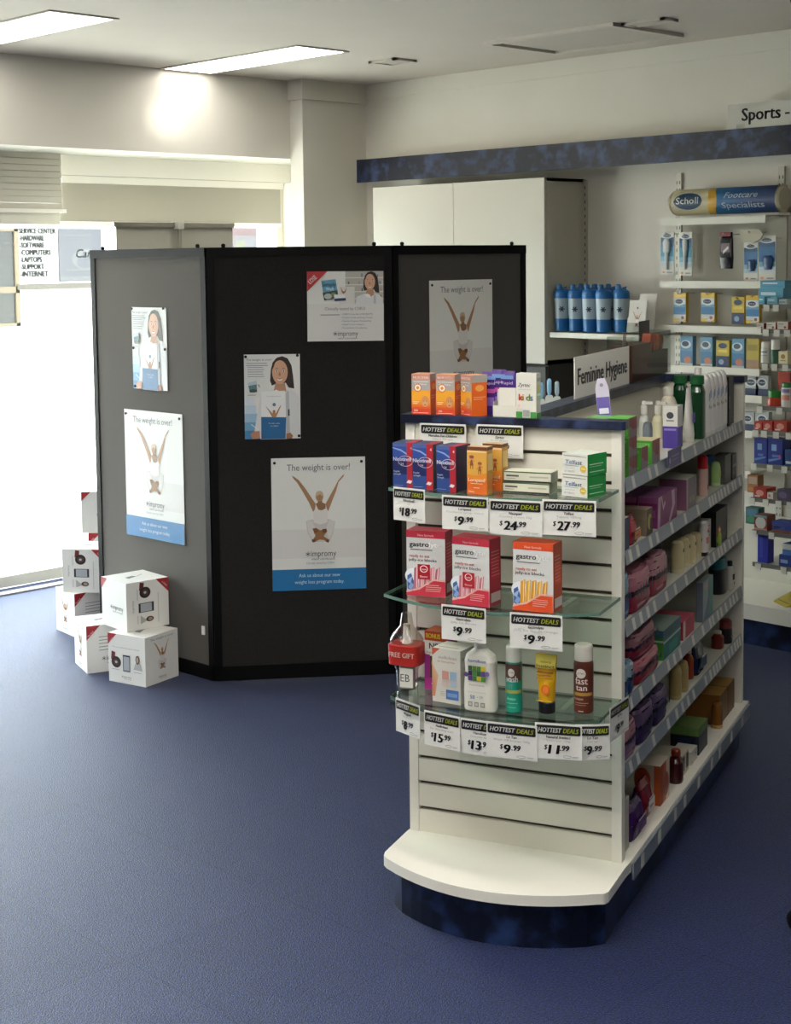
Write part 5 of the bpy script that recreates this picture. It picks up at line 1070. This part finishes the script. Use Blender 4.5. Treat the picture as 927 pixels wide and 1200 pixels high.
# plinth under the wall shelves
o = empty('wall_plinth'); tag(o, 'white base shelf with navy kick along the right wall', 'base unit'); put(o, (-5.6, 5.58, 0))
MB().box(0, 8.5, 0, YW-5.58-.001, .122, .19, M_WHITE).build('base_shelf', o, .004); MB().box(.02, 8.5, .045, YW-5.58-.001, 0, .121, M_MARBLE2).build('kickboard', o)
MB().box(0, 8.5, YW-5.58-.02, YW-5.58-.0145, .19, .5, mat('#bfbcae', .5)).build('back_board', o)
# shaker shelf
M_SHF = mat('#d2d0c2', .4)
def wall_shelf(pxl, pxr, py, Y, label, hgt=.022, front=M_SHF, tickets=(), name='wall_shelf', grp=None, z=None, dep=None):
    xl_, zz = wy(pxl, py, Y); xr_ = wy(pxr, py, Y)[0] if pxr < 927 else -3.15
    if z is not None: zz = z
    o = empty(name); tag(o, label, 'shelf', grp); put(o, ((xl_+xr_)/2, Y, zz)); W = xr_-xl_
    MB().box(-W/2, W/2, .003, (YW-.0145 if not dep else Y+dep)-Y, -.006, 0, M_SHF).build('shelf_board', o)
    MB().box(-W/2, W/2, -.002, .003, -hgt, .003, front).build('front_strip', o)
    for t_ in tickets:
        xx = wy(t_, py, Y)[0]-(xl_+xr_)/2; MB().box(xx-.014, xx+.014, -.006, -.003, -hgt-.012, 0, mat('#c6c5ba', .5)).build('price_ticket', o)
    return o
ZK = 1.336
wall_shelf(644.7, 757, 390, 5.767, 'white wall shelf carrying the blue shaker bottles and leaflets')
def WALL(o, px, Y, z, rz=0.0): return put(o, (wy(px, 300, Y)[0], Y, z+.0005), rz)
M_SHK = mat('#9fb0ba', .35)
def shaker(px, Y, label, proto=[None]):
    if proto[0]: return dup(proto[0], label, (wy(px, 360, Y)[0], Y, ZK+.0005), rz=R(38)+random.uniform(-.25, .25))
    o = empty('shaker_bottle'); tag(o, label, 'shaker bottle', 'blue-lidded shaker bottles on the wall shelf'); bl = mat('#15619f', .35)
    MB().loft([(0, .032, .032), (.004, .034, .034), (.062, .035, .035, None, M_SHK), (.064, .0352, .0352, None, M_SHK), (.165, .039, .039, None, M_SHK)], bl, 24).build('cup', o)
    MB().loft([(.163, .0395, .0395), (.166, .0405, .0405), (.188, .0405, .0405), (.2, .037, .037), (.208, .026, .026), (.21, .01, .01)], bl, 24).build('lid', o)
    MB().loft([(.205, .014, .012), (.228, .013, .011), (.232, .008, .007)], bl, 16, -.012, -.012).build('spout', o)
    MB().add([(-.02, 0, .206), (.022, 0, .206), (.026, 0, .222), (-.0, 0, .214), (-.02, .012, .206), (.022, .012, .206), (.026, .012, .222), (0, .012, .214)], [(0,1,2,3),(7,6,5,4),(0,4,5,1),(1,5,6,2),(2,6,7,3),(3,7,4,0)], bl).build('flip_cap', o)
    p = Print(.05, .05, cyl(.0385), eps=.0006)
    for k in range(3): a = math.pi*k/3; p.line(.5-.28*math.cos(a), .5-.28*math.sin(a), .5+.28*math.cos(a), .5+.28*math.sin(a), .006, '#1b2a48')
    q = p.build(o, 'printed_star'); q.location = (0, 0, .085)
    proto[0] = o; put(o, (wy(px, 360, Y)[0], Y, ZK+.0005), R(38)); return o
for px, n in zip((658.5, 675, 691.5, 707.5, 728), ('leftmost', 'second', 'third', 'fourth', 'rightmost')):
    shaker(px, 5.83 if n != 'rightmost' else 5.87, n+' blue-lidded shaker bottle of the front row on the wall shelf')
for px, n in zip((667, 684, 700, 716), ('first', 'second', 'third', 'last')):
    shaker(px, 5.975, n+' shaker bottle of the rear row, mostly behind the front row')
o = empty('leaflet_stand'); tag(o, 'clear stand of white raised-arm leaflets at the right end of the shaker shelf', 'leaflet stand')
for k, (dx, dy, hh) in enumerate(((0, 0, .155), (.02, .05, .185), (-.012, .012, .07))):
    q = MB().box(-.048, .048, 0, .004, 0, hh, mat('#cfcdc4', .5)).build('leaflet', o); q.location = (dx, dy, .004); q.rotation_euler = (R(-10), 0, 0)
    if k == 0:
        p = plain(Print(.096, .155)); yoga(p, lambda X, Z: (.5+(X-515)/430, .66-(Z-135)/640)); p.ell(.5, .76, .05, .035, '#5a5e66'); p.build(q, 'printed_front')
MB().box(-.05, .075, -.006, -.004, .0, .05, M_ACRYL).box(-.05, .075, -.006, .09, 0, .003, M_ACRYL).build('clear_holder', o); WALL(o, 745, 5.81, ZK, R(4))

# ------------------------------------------------------------------ foot care bay
XA, XZ = wy(775, 262, YB)[0], wy(897, 260, YB)[0]
o = tag(MB().box(XA+.02, XZ+.02, YW-.02, YW-.0145, .6, 1.87, mat('#a9a698', .6)).build('backing_panel'), 'plain grey backing panel of the foot care bay', 'panel')
o = empty('header_sign'); tag(o, 'rounded cream and blue foot care header sign above the wall bay', 'sign')
hl, hz0 = wy(786, 250, YB+.02); hr, hz1 = wy(916, 233, YB+.02); hz1 = wy(850, 219.5, YB+.02)[1]; hz0 = wy(850, 250.5, YB+.02)[1]; HW, HH = hr-hl, hz1-hz0
put(o, ((hl+hr)/2, YB+.055, hz0))
def hdr(x, z, e): q = max(-1, min(1, 2*z/HH-1)); return (x, -(.06*math.sqrt(max(0, 1-q*q*.96)))-e+.0, z)
b = MB(); n = 14; A = []
for i in range(n+1): zz = HH*i/n; A.append((hdr(0, zz, 0)[1], zz))
b.prism(A+[(.05, HH), (.05, 0)], -HW/2+.02, HW/2-.02, mat('#b9b190', .35), 'x'); b.build('sign_body', o)
for s in (-1, 1): MB().loft([(-.012, .05, HH*.46), (.0, .058, HH*.5), (.012, .05, HH*.46)], mat('#a9a288', .4), 28).build('end_cap', o).matrix_local = Matrix.Translation((s*(HW/2-.012), -.004, HH/2)) @ Matrix.Rotation(R(90), 4, 'Y') @ Matrix.Rotation(R(90), 4, 'Z') @ Matrix.Rotation(R(90), 4, 'Z')
p = Print(HW-.04, HH, hdr, eps=.0008)
NZ = 12
def hrect(x0_, x1_, c, f=None):
    P = []
    for i in range(NZ+1):
        zz = i/NZ; P += [(x0_(zz) if callable(x0_) else x0_, zz), (x1_(zz) if callable(x1_) else x1_, zz)]
    p.mb.add(p.pts(P), [(2*i, 2*i+1, 2*i+3, 2*i+2) for i in range(NZ)], p._c(c))
arc_ = lambda a, k: (lambda z: a-k*(2*z-1)**2)
hrect(0, arc_(.37, .03), '#b9b08c'); hrect(arc_(.37, .03), arc_(.46, .05), '#b98f26')
for i, c in enumerate(['#1c5c86', '#1a5580', '#194d7a', '#174472', '#153b69', '#13325f', '#112a55']): hrect(arc_(.46, .05) if i == 0 else .41+.084*i, (.41+.084*(i+1)) if i < 6 else 1, c)
hrect(arc_(.455, .05), arc_(.49, .05), '#1c5c86')
p.curved = True; p.ell(.17, .52, .145, .33, '#11304a'); p.ring(.17, .52, .148, .34, .002, '#b9c4c4')
p.n += 8; p.text('Scholl', .17, .42, .26, '#ccd2d0', w=.22, bold=.012); p.text('Footcare', .69, .58, .22, '#b4bcc6', w=.32, shear=.3, bold=.012); p.text('Specialists', .71, .2, .22, '#a9b2be', w=.4, bold=.015); p.build(o, 'printed_face')
MB().box(-HW/2+.03, HW/2-.03, .0, YW-.0145-YB-.055, -.012, -.0005, M_SHF).build('support_plate', o)
def foot_shelf(px0, px1, py, label): return wall_shelf(px0, px1, py, YB, label, .03, grp='white shelves of the foot care bay')
FZ = {}
for k, (a_, c_, py, nm) in enumerate(((773.5, 897, 257, 'topmost'), (773.5, 893, 330, 'second'), (770, 893, 381, 'third'), (784, 890, 428, 'fourth'), (800, 893, 459, 'fifth'), (800, 882, 499, 'sixth'), (800, 880, 545, 'lowest'))):
    o = foot_shelf(a_, c_, py, nm+' white shelf of the foot care bay'); FZ[k] = o.location.z
def hook(o, z, back): MB().tube([(0, back, z), (0, -.012, z), (0, -.018, z+.006)], .0022, mat('#c9c6ba', .3, .5), 6).build('peg_hook', o)
def blister(label, px, k, pyt, pyb, wpx, c1, c2, gad, rz=0):
    Y = YB+.03; x, zt_ = wy(px, pyt, Y); zb_ = wy(px, pyb, Y)[1]; h = zt_-zb_; w_ = wpx/1756*7.3*.72*1.36; o = empty('hanging_pack'); tag(o, label, 'foot care pack', 'packs hanging in the foot care bay'); put(o, (x, Y, zb_), rz)
    MB().cham(-w_/2, w_/2, 0, .003, 0, h, .004, mat('#c6c6bc', .4)).build('card', o)
    p = plain(Print(w_, h)); 
    for i in range(6): p.rect(0.03, .97, .2+.11*i, .2+.11*(i+1), [c2, '#6f9fb6', c1, c1, '#1f5f86', '#174a70'][i])
    p.rect(.0, 1, .86, 1, '#c9c9c0').ell(.5, .89, .42, .06, '#c9ccc8').ell(.5, .9, .28, .04, '#12304a').text('Scholl', .5, .885, .028, '#c9d0d0', w=.4).ell(.25, .06, .1, .03, '#c98a6a').rect(.5, .9, .04, .07, '#8a8a86'); p.build(o, 'printed_card')
    gad(o, w_, h); hook(o, h-.012, .13); return o
def file_(o, w_, h): MB().loft([(h*.12, w_*.1, .006), (h*.5, w_*.13, .008), (h*.52, w_*.24, .009), (h*.75, w_*.28, .009), (h*.82, w_*.16, .006)], mat('#c4c8c6', .4), 16, 0, -.006).build('foot_file', o)
def brush_(o, w_, h): MB().loft([(h*.14, w_*.09, .006), (h*.45, w_*.1, .007), (h*.6, w_*.18, .008), (h*.8, w_*.2, .008), (h*.84, w_*.1, .005)], mat('#b9bcb8', .4), 16, 0, -.006).build('foot_brush', o)
def nothing(o, w_, h): MB().loft([(h*.25, w_*.2, .006), (h*.35, w_*.27, .009), (h*.5, w_*.27, .009), (h*.56, w_*.18, .005)], mat('#1d3f6a', .35), 18, w_*.1, -.005).build('blister_dome', o)
blister('leftmost blue foot care pack with a grey foot file', 782, 0, 271, 322, 19, '#2f7fa0', '#b4c4c4', file_)
blister('blue foot care pack with a pale brush, second from the left', 803.5, 0, 272, 323, 18, '#2a8098', '#a9bfc0', brush_)
blister('large pale blue foot care pack at the right of the top row', 899, 0, 276, 329, 22, '#2a5f92', '#b9c6cc', nothing)
blister('tilted blue foot care pack behind the torn white card', 880, 0, 284, 329, 18, '#2a5f92', '#9fb4c2', nothing)
x, zt_ = wy(850, 272, YB+.02); zb_ = wy(850, 315, YB+.02)[1]; o = empty('hanging_pack'); tag(o, 'dark hanging packet with red header in the foot care bay', 'packet'); put(o, (x, YB+.02, zb_)); h = zt_-zb_
MB().loft([(0, .033, .006, 4), (h*.3, .034, .014, 4), (h*.8, .032, .008, 4), (h*.9, .032, .002, 4), (h, .032, .0015, 4)], mat('#1c1a20', .2), 24, 0, .012).build('packet', o)
p = plain(Print(.06, h)); p.rect(.02, .98, .88, 1, '#7a2a30').rect(.1, .9, .45, .7, '#6a5458').poly([(.3, .4), (.8, .55), (.75, .62), (.3, .48)], '#c9c4c6'); p.build(o); hook(o, h-.01, .13)
x, zt_ = wy(877, 272, YB-.0); o = tag(MB().prism([(-.055, .0), (-.03, -.028), (0, -.02), (.02, -.03), (.055, -.012), (.07, .01), (.05, .03), (-.05, .035)], 0, .004, mat('#a9a592', .6), 'y').build('torn_card'), 'torn white cardboard flap hanging under the topmost foot care shelf', 'card'); put(o, (x, YB+.012, zt_-.02)); hook(o, .02, .14)
def corn(label, px, k, pyt, pyb, wpx, c_top, lay):
    Y = YB+.025; x, zt_ = wy(px, pyt, Y); zb_ = wy(px, pyb, Y)[1]; h = zt_-zb_; w_ = wpx/1756*7.2*1.0; o = empty('foot_care_pack'); tag(o, label, 'foot care pack', 'small packs in the foot care bay')
    if k in (1,): put(o, (x, Y, zb_)); MB().box(-w_/2, w_/2, 0, .022, 0, h, mat('#c9a41c', .35)).build('carton', o, .002); hook(o, h-.006, .13)
    else: h = zt_-FZ[k]; put(o, (x, Y, FZ[k]+.0005)); MB().box(-w_/2, w_/2, 0, .03, 0, h, mat(c_top, .35)).build('carton', o, .002)
    p = plain(Print(w_, h)); lay(p); p.build(o); return o
def lay_y(p): p.rect(0.02, .98, .12, .82, '#c3c9c6').rect(.02, .98, .25, .55, '#2f6f9c').rect(.02, .98, .5, .6, '#5f93b0').ell(.5, .68, .42, .12, '#cfd2cc').ell(.46, .7, .3, .08, '#132c48').poly([(.3, .02), (1, .25), (1, .1), (.7, 0)], '#c9c6b8').ell(.75, .14, .12, .06, '#8a4a4a').text('Scholl', .46, .68, .04, '#c0c6c8', w=.4)
def lay_yy(p): p.rect(0, 1, .45, 1, '#b9a022').ell(.5, .8, .34, .1, '#16324a').rect(.15, .85, .55, .65, '#d0bc50').rect(0, 1, 0, .42, '#1a2c50').ell(.4, .2, .2, .1, '#7a90b0')
def lay_b(p): p.rect(0.02, .98, .1, 1, '#4f86a6').rect(.02, .98, .1, .5, '#2f6a94').ell(.45, .72, .42, .14, '#bcc8c8').ell(.42, .74, .28, .09, '#16344e').ell(.6, .2, .3, .12, '#a86a4c').rect(0, 1, 0, .08, '#b9bcb6')
def lay_go(p): p.rect(0, 1, .3, 1, '#a8952c').rect(.1, .9, .6, .8, '#8a7a20').rect(0, 1, 0, .3, '#9a7a5a')
corn('leftmost yellow and blue foot care carton, second row', 796.5, 1, 343, 377, 17, '#c9a41c', lay_y)
corn('yellow and blue foot care carton in the middle of the second row', 829.5, 1, 343, 377, 18, '#c9a41c', lay_y)
corn('small yellow over navy carton, second row of the foot care bay', 865, 1, 348, 380, 16, '#b9a022', lay_yy)
corn('yellow and blue foot care carton at the right, beside the light blue boxes', 882, 1, 346, 379, 17, '#c9a41c', lay_y)
corn('leftmost blue foot care box on the fourth shelf', 804.5, 3, 394, 428, 17, '#5f8ca4', lay_b)
corn('second blue foot care box on the fourth shelf', 828, 3, 395, 428, 16, '#5f8ca4', lay_b)
corn('yellow over navy box on the fourth foot care shelf', 847, 3, 399, 428, 17, '#b0a024', lay_yy)
corn('third blue foot care box, right of the yellow one', 865, 3, 397, 428, 16, '#5f8ca4', lay_b)
corn('ochre foot care box at the right end of the fourth shelf', 882, 3, 397, 428, 16, '#a8952c', lay_go)
def lay_w(p): p.rect(0, 1, 0, .35, '#16284a').ell(.5, .65, .4, .22, '#c0c4c0').ell(.5, .65, .28, .15, '#1a2c48').text('Scholl', .5, .62, .07, '#c0c6c8', w=.4)
for px, n in ((862, 'left'), (880, 'middle'), (893, 'right')): corn('grey insole box with dark oval, %s one under the fourth shelf' % n, px, 4, 440, 459, 19 if n != 'right' else 16, '#a0a4a0', lay_w)
for px, n in ((876, 'left'), (893, 'right')): corn('grey insole box with dark oval on the sixth shelf, %s one' % n, px, 5, 483, 499, 17, '#9a9e9a', lay_w)

# ------------------------------------------------------------------ neighbouring bay with price tickets
YN = 5.667
NB = []
tick = [(899, 910), (898, 911, 923), (897, 908, 921), (891, 914), (886, 896, 910, 925), (884, 903, 920), (882, 898, 913, 926), (884, 905), (889, 919)]
for k, py in enumerate((357, 386, 426, 476, 504, 543, 583, 621, 659)):
    pl = (893, 892, 891, 889, 885, 883, 880, 882, 882)[k]
    o = wall_shelf(pl, 999, py, YN, ['topmost', 'second', 'third', 'fourth', 'fifth', 'sixth', 'seventh', 'eighth', 'lowest'][k]+' grey-edged shelf with price tickets at the right edge of the photo', .016, M_GREYMETAL, tick[k], grp='ticketed shelves at the right edge'); NB.append(o.location.z)
def nb(label, px0, px1, pyt, k, c, lay=None, dep=.1, yo=.02, name='carton', cat='box', top=None, shape=None, z=0, side=None):
    Y = YN+yo; x0_ = wy(px0, pyt, Y)[0]; x1_ = wy(px1, pyt, Y)[0]; zt_ = wy((px0+px1)/2, pyt, Y)[1]; h = zt_-NB[k]-z; w_ = x1_-x0_
    if shape: o = empty(name); tag(o, label, cat); shape(o, w_/2, h)
    else: o = carton(name, label, cat, w_, dep, h, c, side=side, top=top)
    if lay: p = plain(Print(w_, h)) if not shape else Print(w_*1.2, h, cyl(w_/2, w_/2 if False else 0), eps=.0008); lay(p); p.build(o)
    return put(o, ((x0_+x1_)/2, Y+(w_/2 if shape else 0), NB[k]+z+.0005))
def jar(body, cap, hc=.3): return lambda o, r, h: (MB().loft([(0, r*.95, r*.95), (.003, r, r), (h*(1-hc)-.004, r, r), (h*(1-hc), r*.9, r*.9)], mat(body, .35), 20).build('body', o), MB().loft([(h*(1-hc), r*.92, r*.92), (h-.003, r*.92, r*.92), (h, r*.8, r*.8)], mat(cap, .35), 20).build('cap', o))
lb = lambda p: p.rect(.1, .7, .55, .75, '#bcd0d8').rect(.1, .9, .2, .3, '#3f86a4')
nb('lower long light blue carton stacked at the back of the topmost ticketed shelf', 889, 918, 338, 0, '#4f93ac', lb, .12, .08, top='#6aa6bc')
nb('upper long light blue carton stacked at the back of the topmost ticketed shelf', 891, 920, 329, 0, '#4f93ac', lb, .12, .08, top='#6aa6bc', z=NB[0]*0+wy(903, 338, YN+.08)[1]-NB[0]+.001)
nb('small light blue carton in front, leftmost on the topmost ticketed shelf', 889, 896, 348, 0, '#559ab0', lb, .05, .01)
nb('light blue and white carton in front, middle of the topmost ticketed shelf', 899, 911, 349, 0, '#6aa4b4', lb, .05, .01)
nb('pale grey-blue carton in front, right on the topmost ticketed shelf', 913, 922, 351, 0, '#a9b6b4', lambda p: p.rect(.1, .8, .4, .6, '#5a8496'), .05, .01)
wr = lambda p: p.ell(.72, .3, .12, .16, '#a8502c').rect(.1, .6, .62, .75, '#8a8a84').rect(.1, .5, .4, .5, '#b0b0a8')
for a_, c_, t_, n in ((887, 895, 379, 'leftmost'), (898, 909, 378, 'middle'), (911, 923.5, 377, 'largest')): nb(n+' white carton with orange dot on the second ticketed shelf', a_, c_, t_, 1, '#c9c4b6', wr, .07, .01, side='#a03a20', top='#b9b0a0')
nb('white pill bottle at the left of the third ticketed shelf', 889.5, 900, 401, 2, '#c9c9c0', lambda p: p.rect(.2, .8, .5, .56, '#6a707a').rect(.2, .8, .35, .39, '#9a9ea0'), shape=jar('#c9c9c0', '#cfcdc4'), name='bottle', cat='bottle')
nb('green-labelled bottle with white cap on the third ticketed shelf', 901, 911, 398, 2, '#2f5a44', None, shape=jar('#35604a', '#cfcdc6', .42), name='bottle', cat='bottle')
nb('cream carton with gold emblem on the third ticketed shelf', 912.5, 923, 412, 2, '#cfc8a4', lambda p: p.ell(.5, .6, .25, .18, '#9a7a2a').rect(.2, .8, .25, .32, '#8a8468'), .05, .01)
nb('red and green striped carton behind, fourth ticketed shelf', 912, 926, 436, 3, '#8a2c1c', lambda p: p.rect(0, 1, .6, 1, '#a83a20').rect(.5, 1, .2, .6, '#2a6a34'), .05, .1)
nb('red tub with green lid on the fourth ticketed shelf', 896, 912, 458, 3, '#a8341c', None, shape=jar('#a8341c', '#1f7a2a', .45), name='tub', cat='tub')
nb('white and lilac bottle with green cap at the right, fourth ticketed shelf', 913, 925, 449, 3, '#b9b0b4', lambda p: p.rect(.1, .9, .6, .75, '#7a6a9a').rect(.1, .9, .3, .5, '#c07a6a'), shape=jar('#c0bcb4', '#2f7a40', .2), name='bottle', cat='bottle')
rp = lambda p: p.ell(.5, .5, .3, .3, '#c98a7a').rect(.1, .5, .1, .25, '#c9c0b8')
for a_, c_, n in ((884, 893, 'left'), (894, 905, 'middle'), (907, 922, 'right')): nb('low red carton on the fifth ticketed shelf, %s one' % n, a_, c_, 494, 4, '#a02a1c', rp, .07, .01, top='#b84a34')
bp = lambda p: p.rect(.25, .6, .55, .8, '#7a9ac0').poly([(.05, .1), (.9, .25), (.9, .3), (.05, .2)], '#5a80b4').rect(.3, .7, .3, .4, '#4a6ab0')
nb('large royal blue carton, left on the sixth ticketed shelf', 884, 899, 514, 5, '#1c2f80', bp, .08, .01, top='#2a3c90'); nb('large royal blue carton with pink dot, second on the sixth ticketed shelf', 900, 917, 515, 5, '#182a78', lambda p: (bp(p), p.ell(.8, .35, .1, .06, '#b04a7a')), .08, .012)
nb('dark blue carton at the frame edge, sixth ticketed shelf', 920, 930, 527, 5, '#1f3f74', lambda p: p.rect(.1, 1, .15, .3, '#a9b6c0'), .08, .012)
nb('orange and cream packet at the back, seventh ticketed shelf', 876, 888, 557, 6, '#8a5a30', lambda p: p.rect(.1, .9, .5, .9, '#a08a74').rect(.1, .9, .1, .3, '#b06a20'), .05, .12)
nb('low red carton on the seventh ticketed shelf', 883, 898, 572, 6, '#a0261a', rp, .08, .01, top='#b03a24'); nb('white and grey small carton on the seventh ticketed shelf', 899, 906, 577, 6, '#c0bcb0', lambda p: p.ell(.4, .5, .2, .2, '#b06a5a'), .05, .01); nb('purple grey packet at the right of the seventh ticketed shelf', 911, 927, 574, 6, '#4a4058', lambda p: p.ell(.4, .5, .3, .3, '#6a5a7a'), .05, .012)
nb('teal green packet at the back of the eighth ticketed shelf', 874, 889, 595, 7, '#2a5a56', lambda p: p.rect(.1, .9, .5, .9, '#3a6a80').ell(.4, .3, .3, .2, '#2f7a4a'), .05, .12)
nb('carton with a white round picture on the eighth ticketed shelf', 884, 899, 604, 7, '#7a3a30', lambda p: p.ell(.5, .5, .4, .4, '#b9b6ae').rect(0, 1, 0, .15, '#b07a6a').rect(0, 1, .85, 1, '#6a8a8a'), .07, .01); nb('long blue and brown carton at the right, eighth ticketed shelf', 905, 932, 612, 7, '#283a84', lambda p: p.text('Derma', .3, .4, .25, '#b0b6cc', w=.5, bold=.02).rect(0, 1, 0, .25, '#7a4030'), .07, .01)
nb('tall royal blue tube carton on the lowest ticketed shelf', 888, 900, 627, 8, '#1a2490', lambda p: p.rect(.2, .5, .2, .9, '#2a3aa8'), .05, .02, top='#6a7a9a')
nb('blue and white carton at the right of the lowest ticketed shelf, bottom one', 913, 930, 651, 8, '#1c3a80', lambda p: p.rect(.1, .6, .3, .6, '#8a9ec8'), .06, .01); nb('white over blue carton stacked on the blue and white one', 917, 932, 638, 8, '#3a6aac', lambda p: p.rect(0, 1, .5, 1, '#b9bcb4'), .06, .015, z=wy(920, 651, YN+.01)[1]-NB[8]+.001)
# yellow pack leaning on the base shelf
o = tag(MB().cham(-.06, .06, 0, .035, 0, .21, .008, mat('#a8941c', .35)).build('yellow_pack'), 'yellow pack lying tilted on the white base shelf by the right wall', 'pack')
p = plain(Print(.12, .21)); p.rect(.1, .9, .1, .12, '#3a3414').rect(.3, .9, .5, .54, '#5a4e18').rect(.3, .9, .6, .64, '#5a4e18').rect(.25, .85, .78, .9, '#8a7818'); p.build(o)
Pq = onz(903, 708, .19); o.location = (Pq.x+.03, Pq.y+.02, .1915); o.rotation_euler = (R(-66), R(0), R(-32))
b = MB().box(-.03, .03, 0, .03, 0, .055, mat('#b9b4a4', .5)); o = tag(b.build('small_carton'), 'small pale carton with dark lid behind the yellow pack', 'box'); MB().box(-.031, .031, -.001, .031, .055, .066, mat('#2a2c34', .4)).build('lid', o); Pq = onz(917, 684, .19); put(o, (Pq.x, Pq.y+.04, .1905))
# castor at the right edge of the photo
Pq = onz(928, 1091, 0); o = empty('castor'); tag(o, 'black castor wheel on the carpet at the right edge of the photo', 'castor'); put(o, (Pq.x+.012, Pq.y+.01, 0), R(45))
MB().loft([(-.012, .02, .02), (-.01, .028, .028), (.01, .028, .028), (.012, .02, .02)], M_BLACK, 24).build('wheel', o).matrix_local = Matrix.Translation((0, 0, .0285)) @ Matrix.Rotation(R(90), 4, 'X')
MB().box(-.012, .012, -.02, .02, .05, .075, M_BLACK).tube([(0, 0, .07), (0, 0, .12)], .006, M_FRAME).build('fork', o)
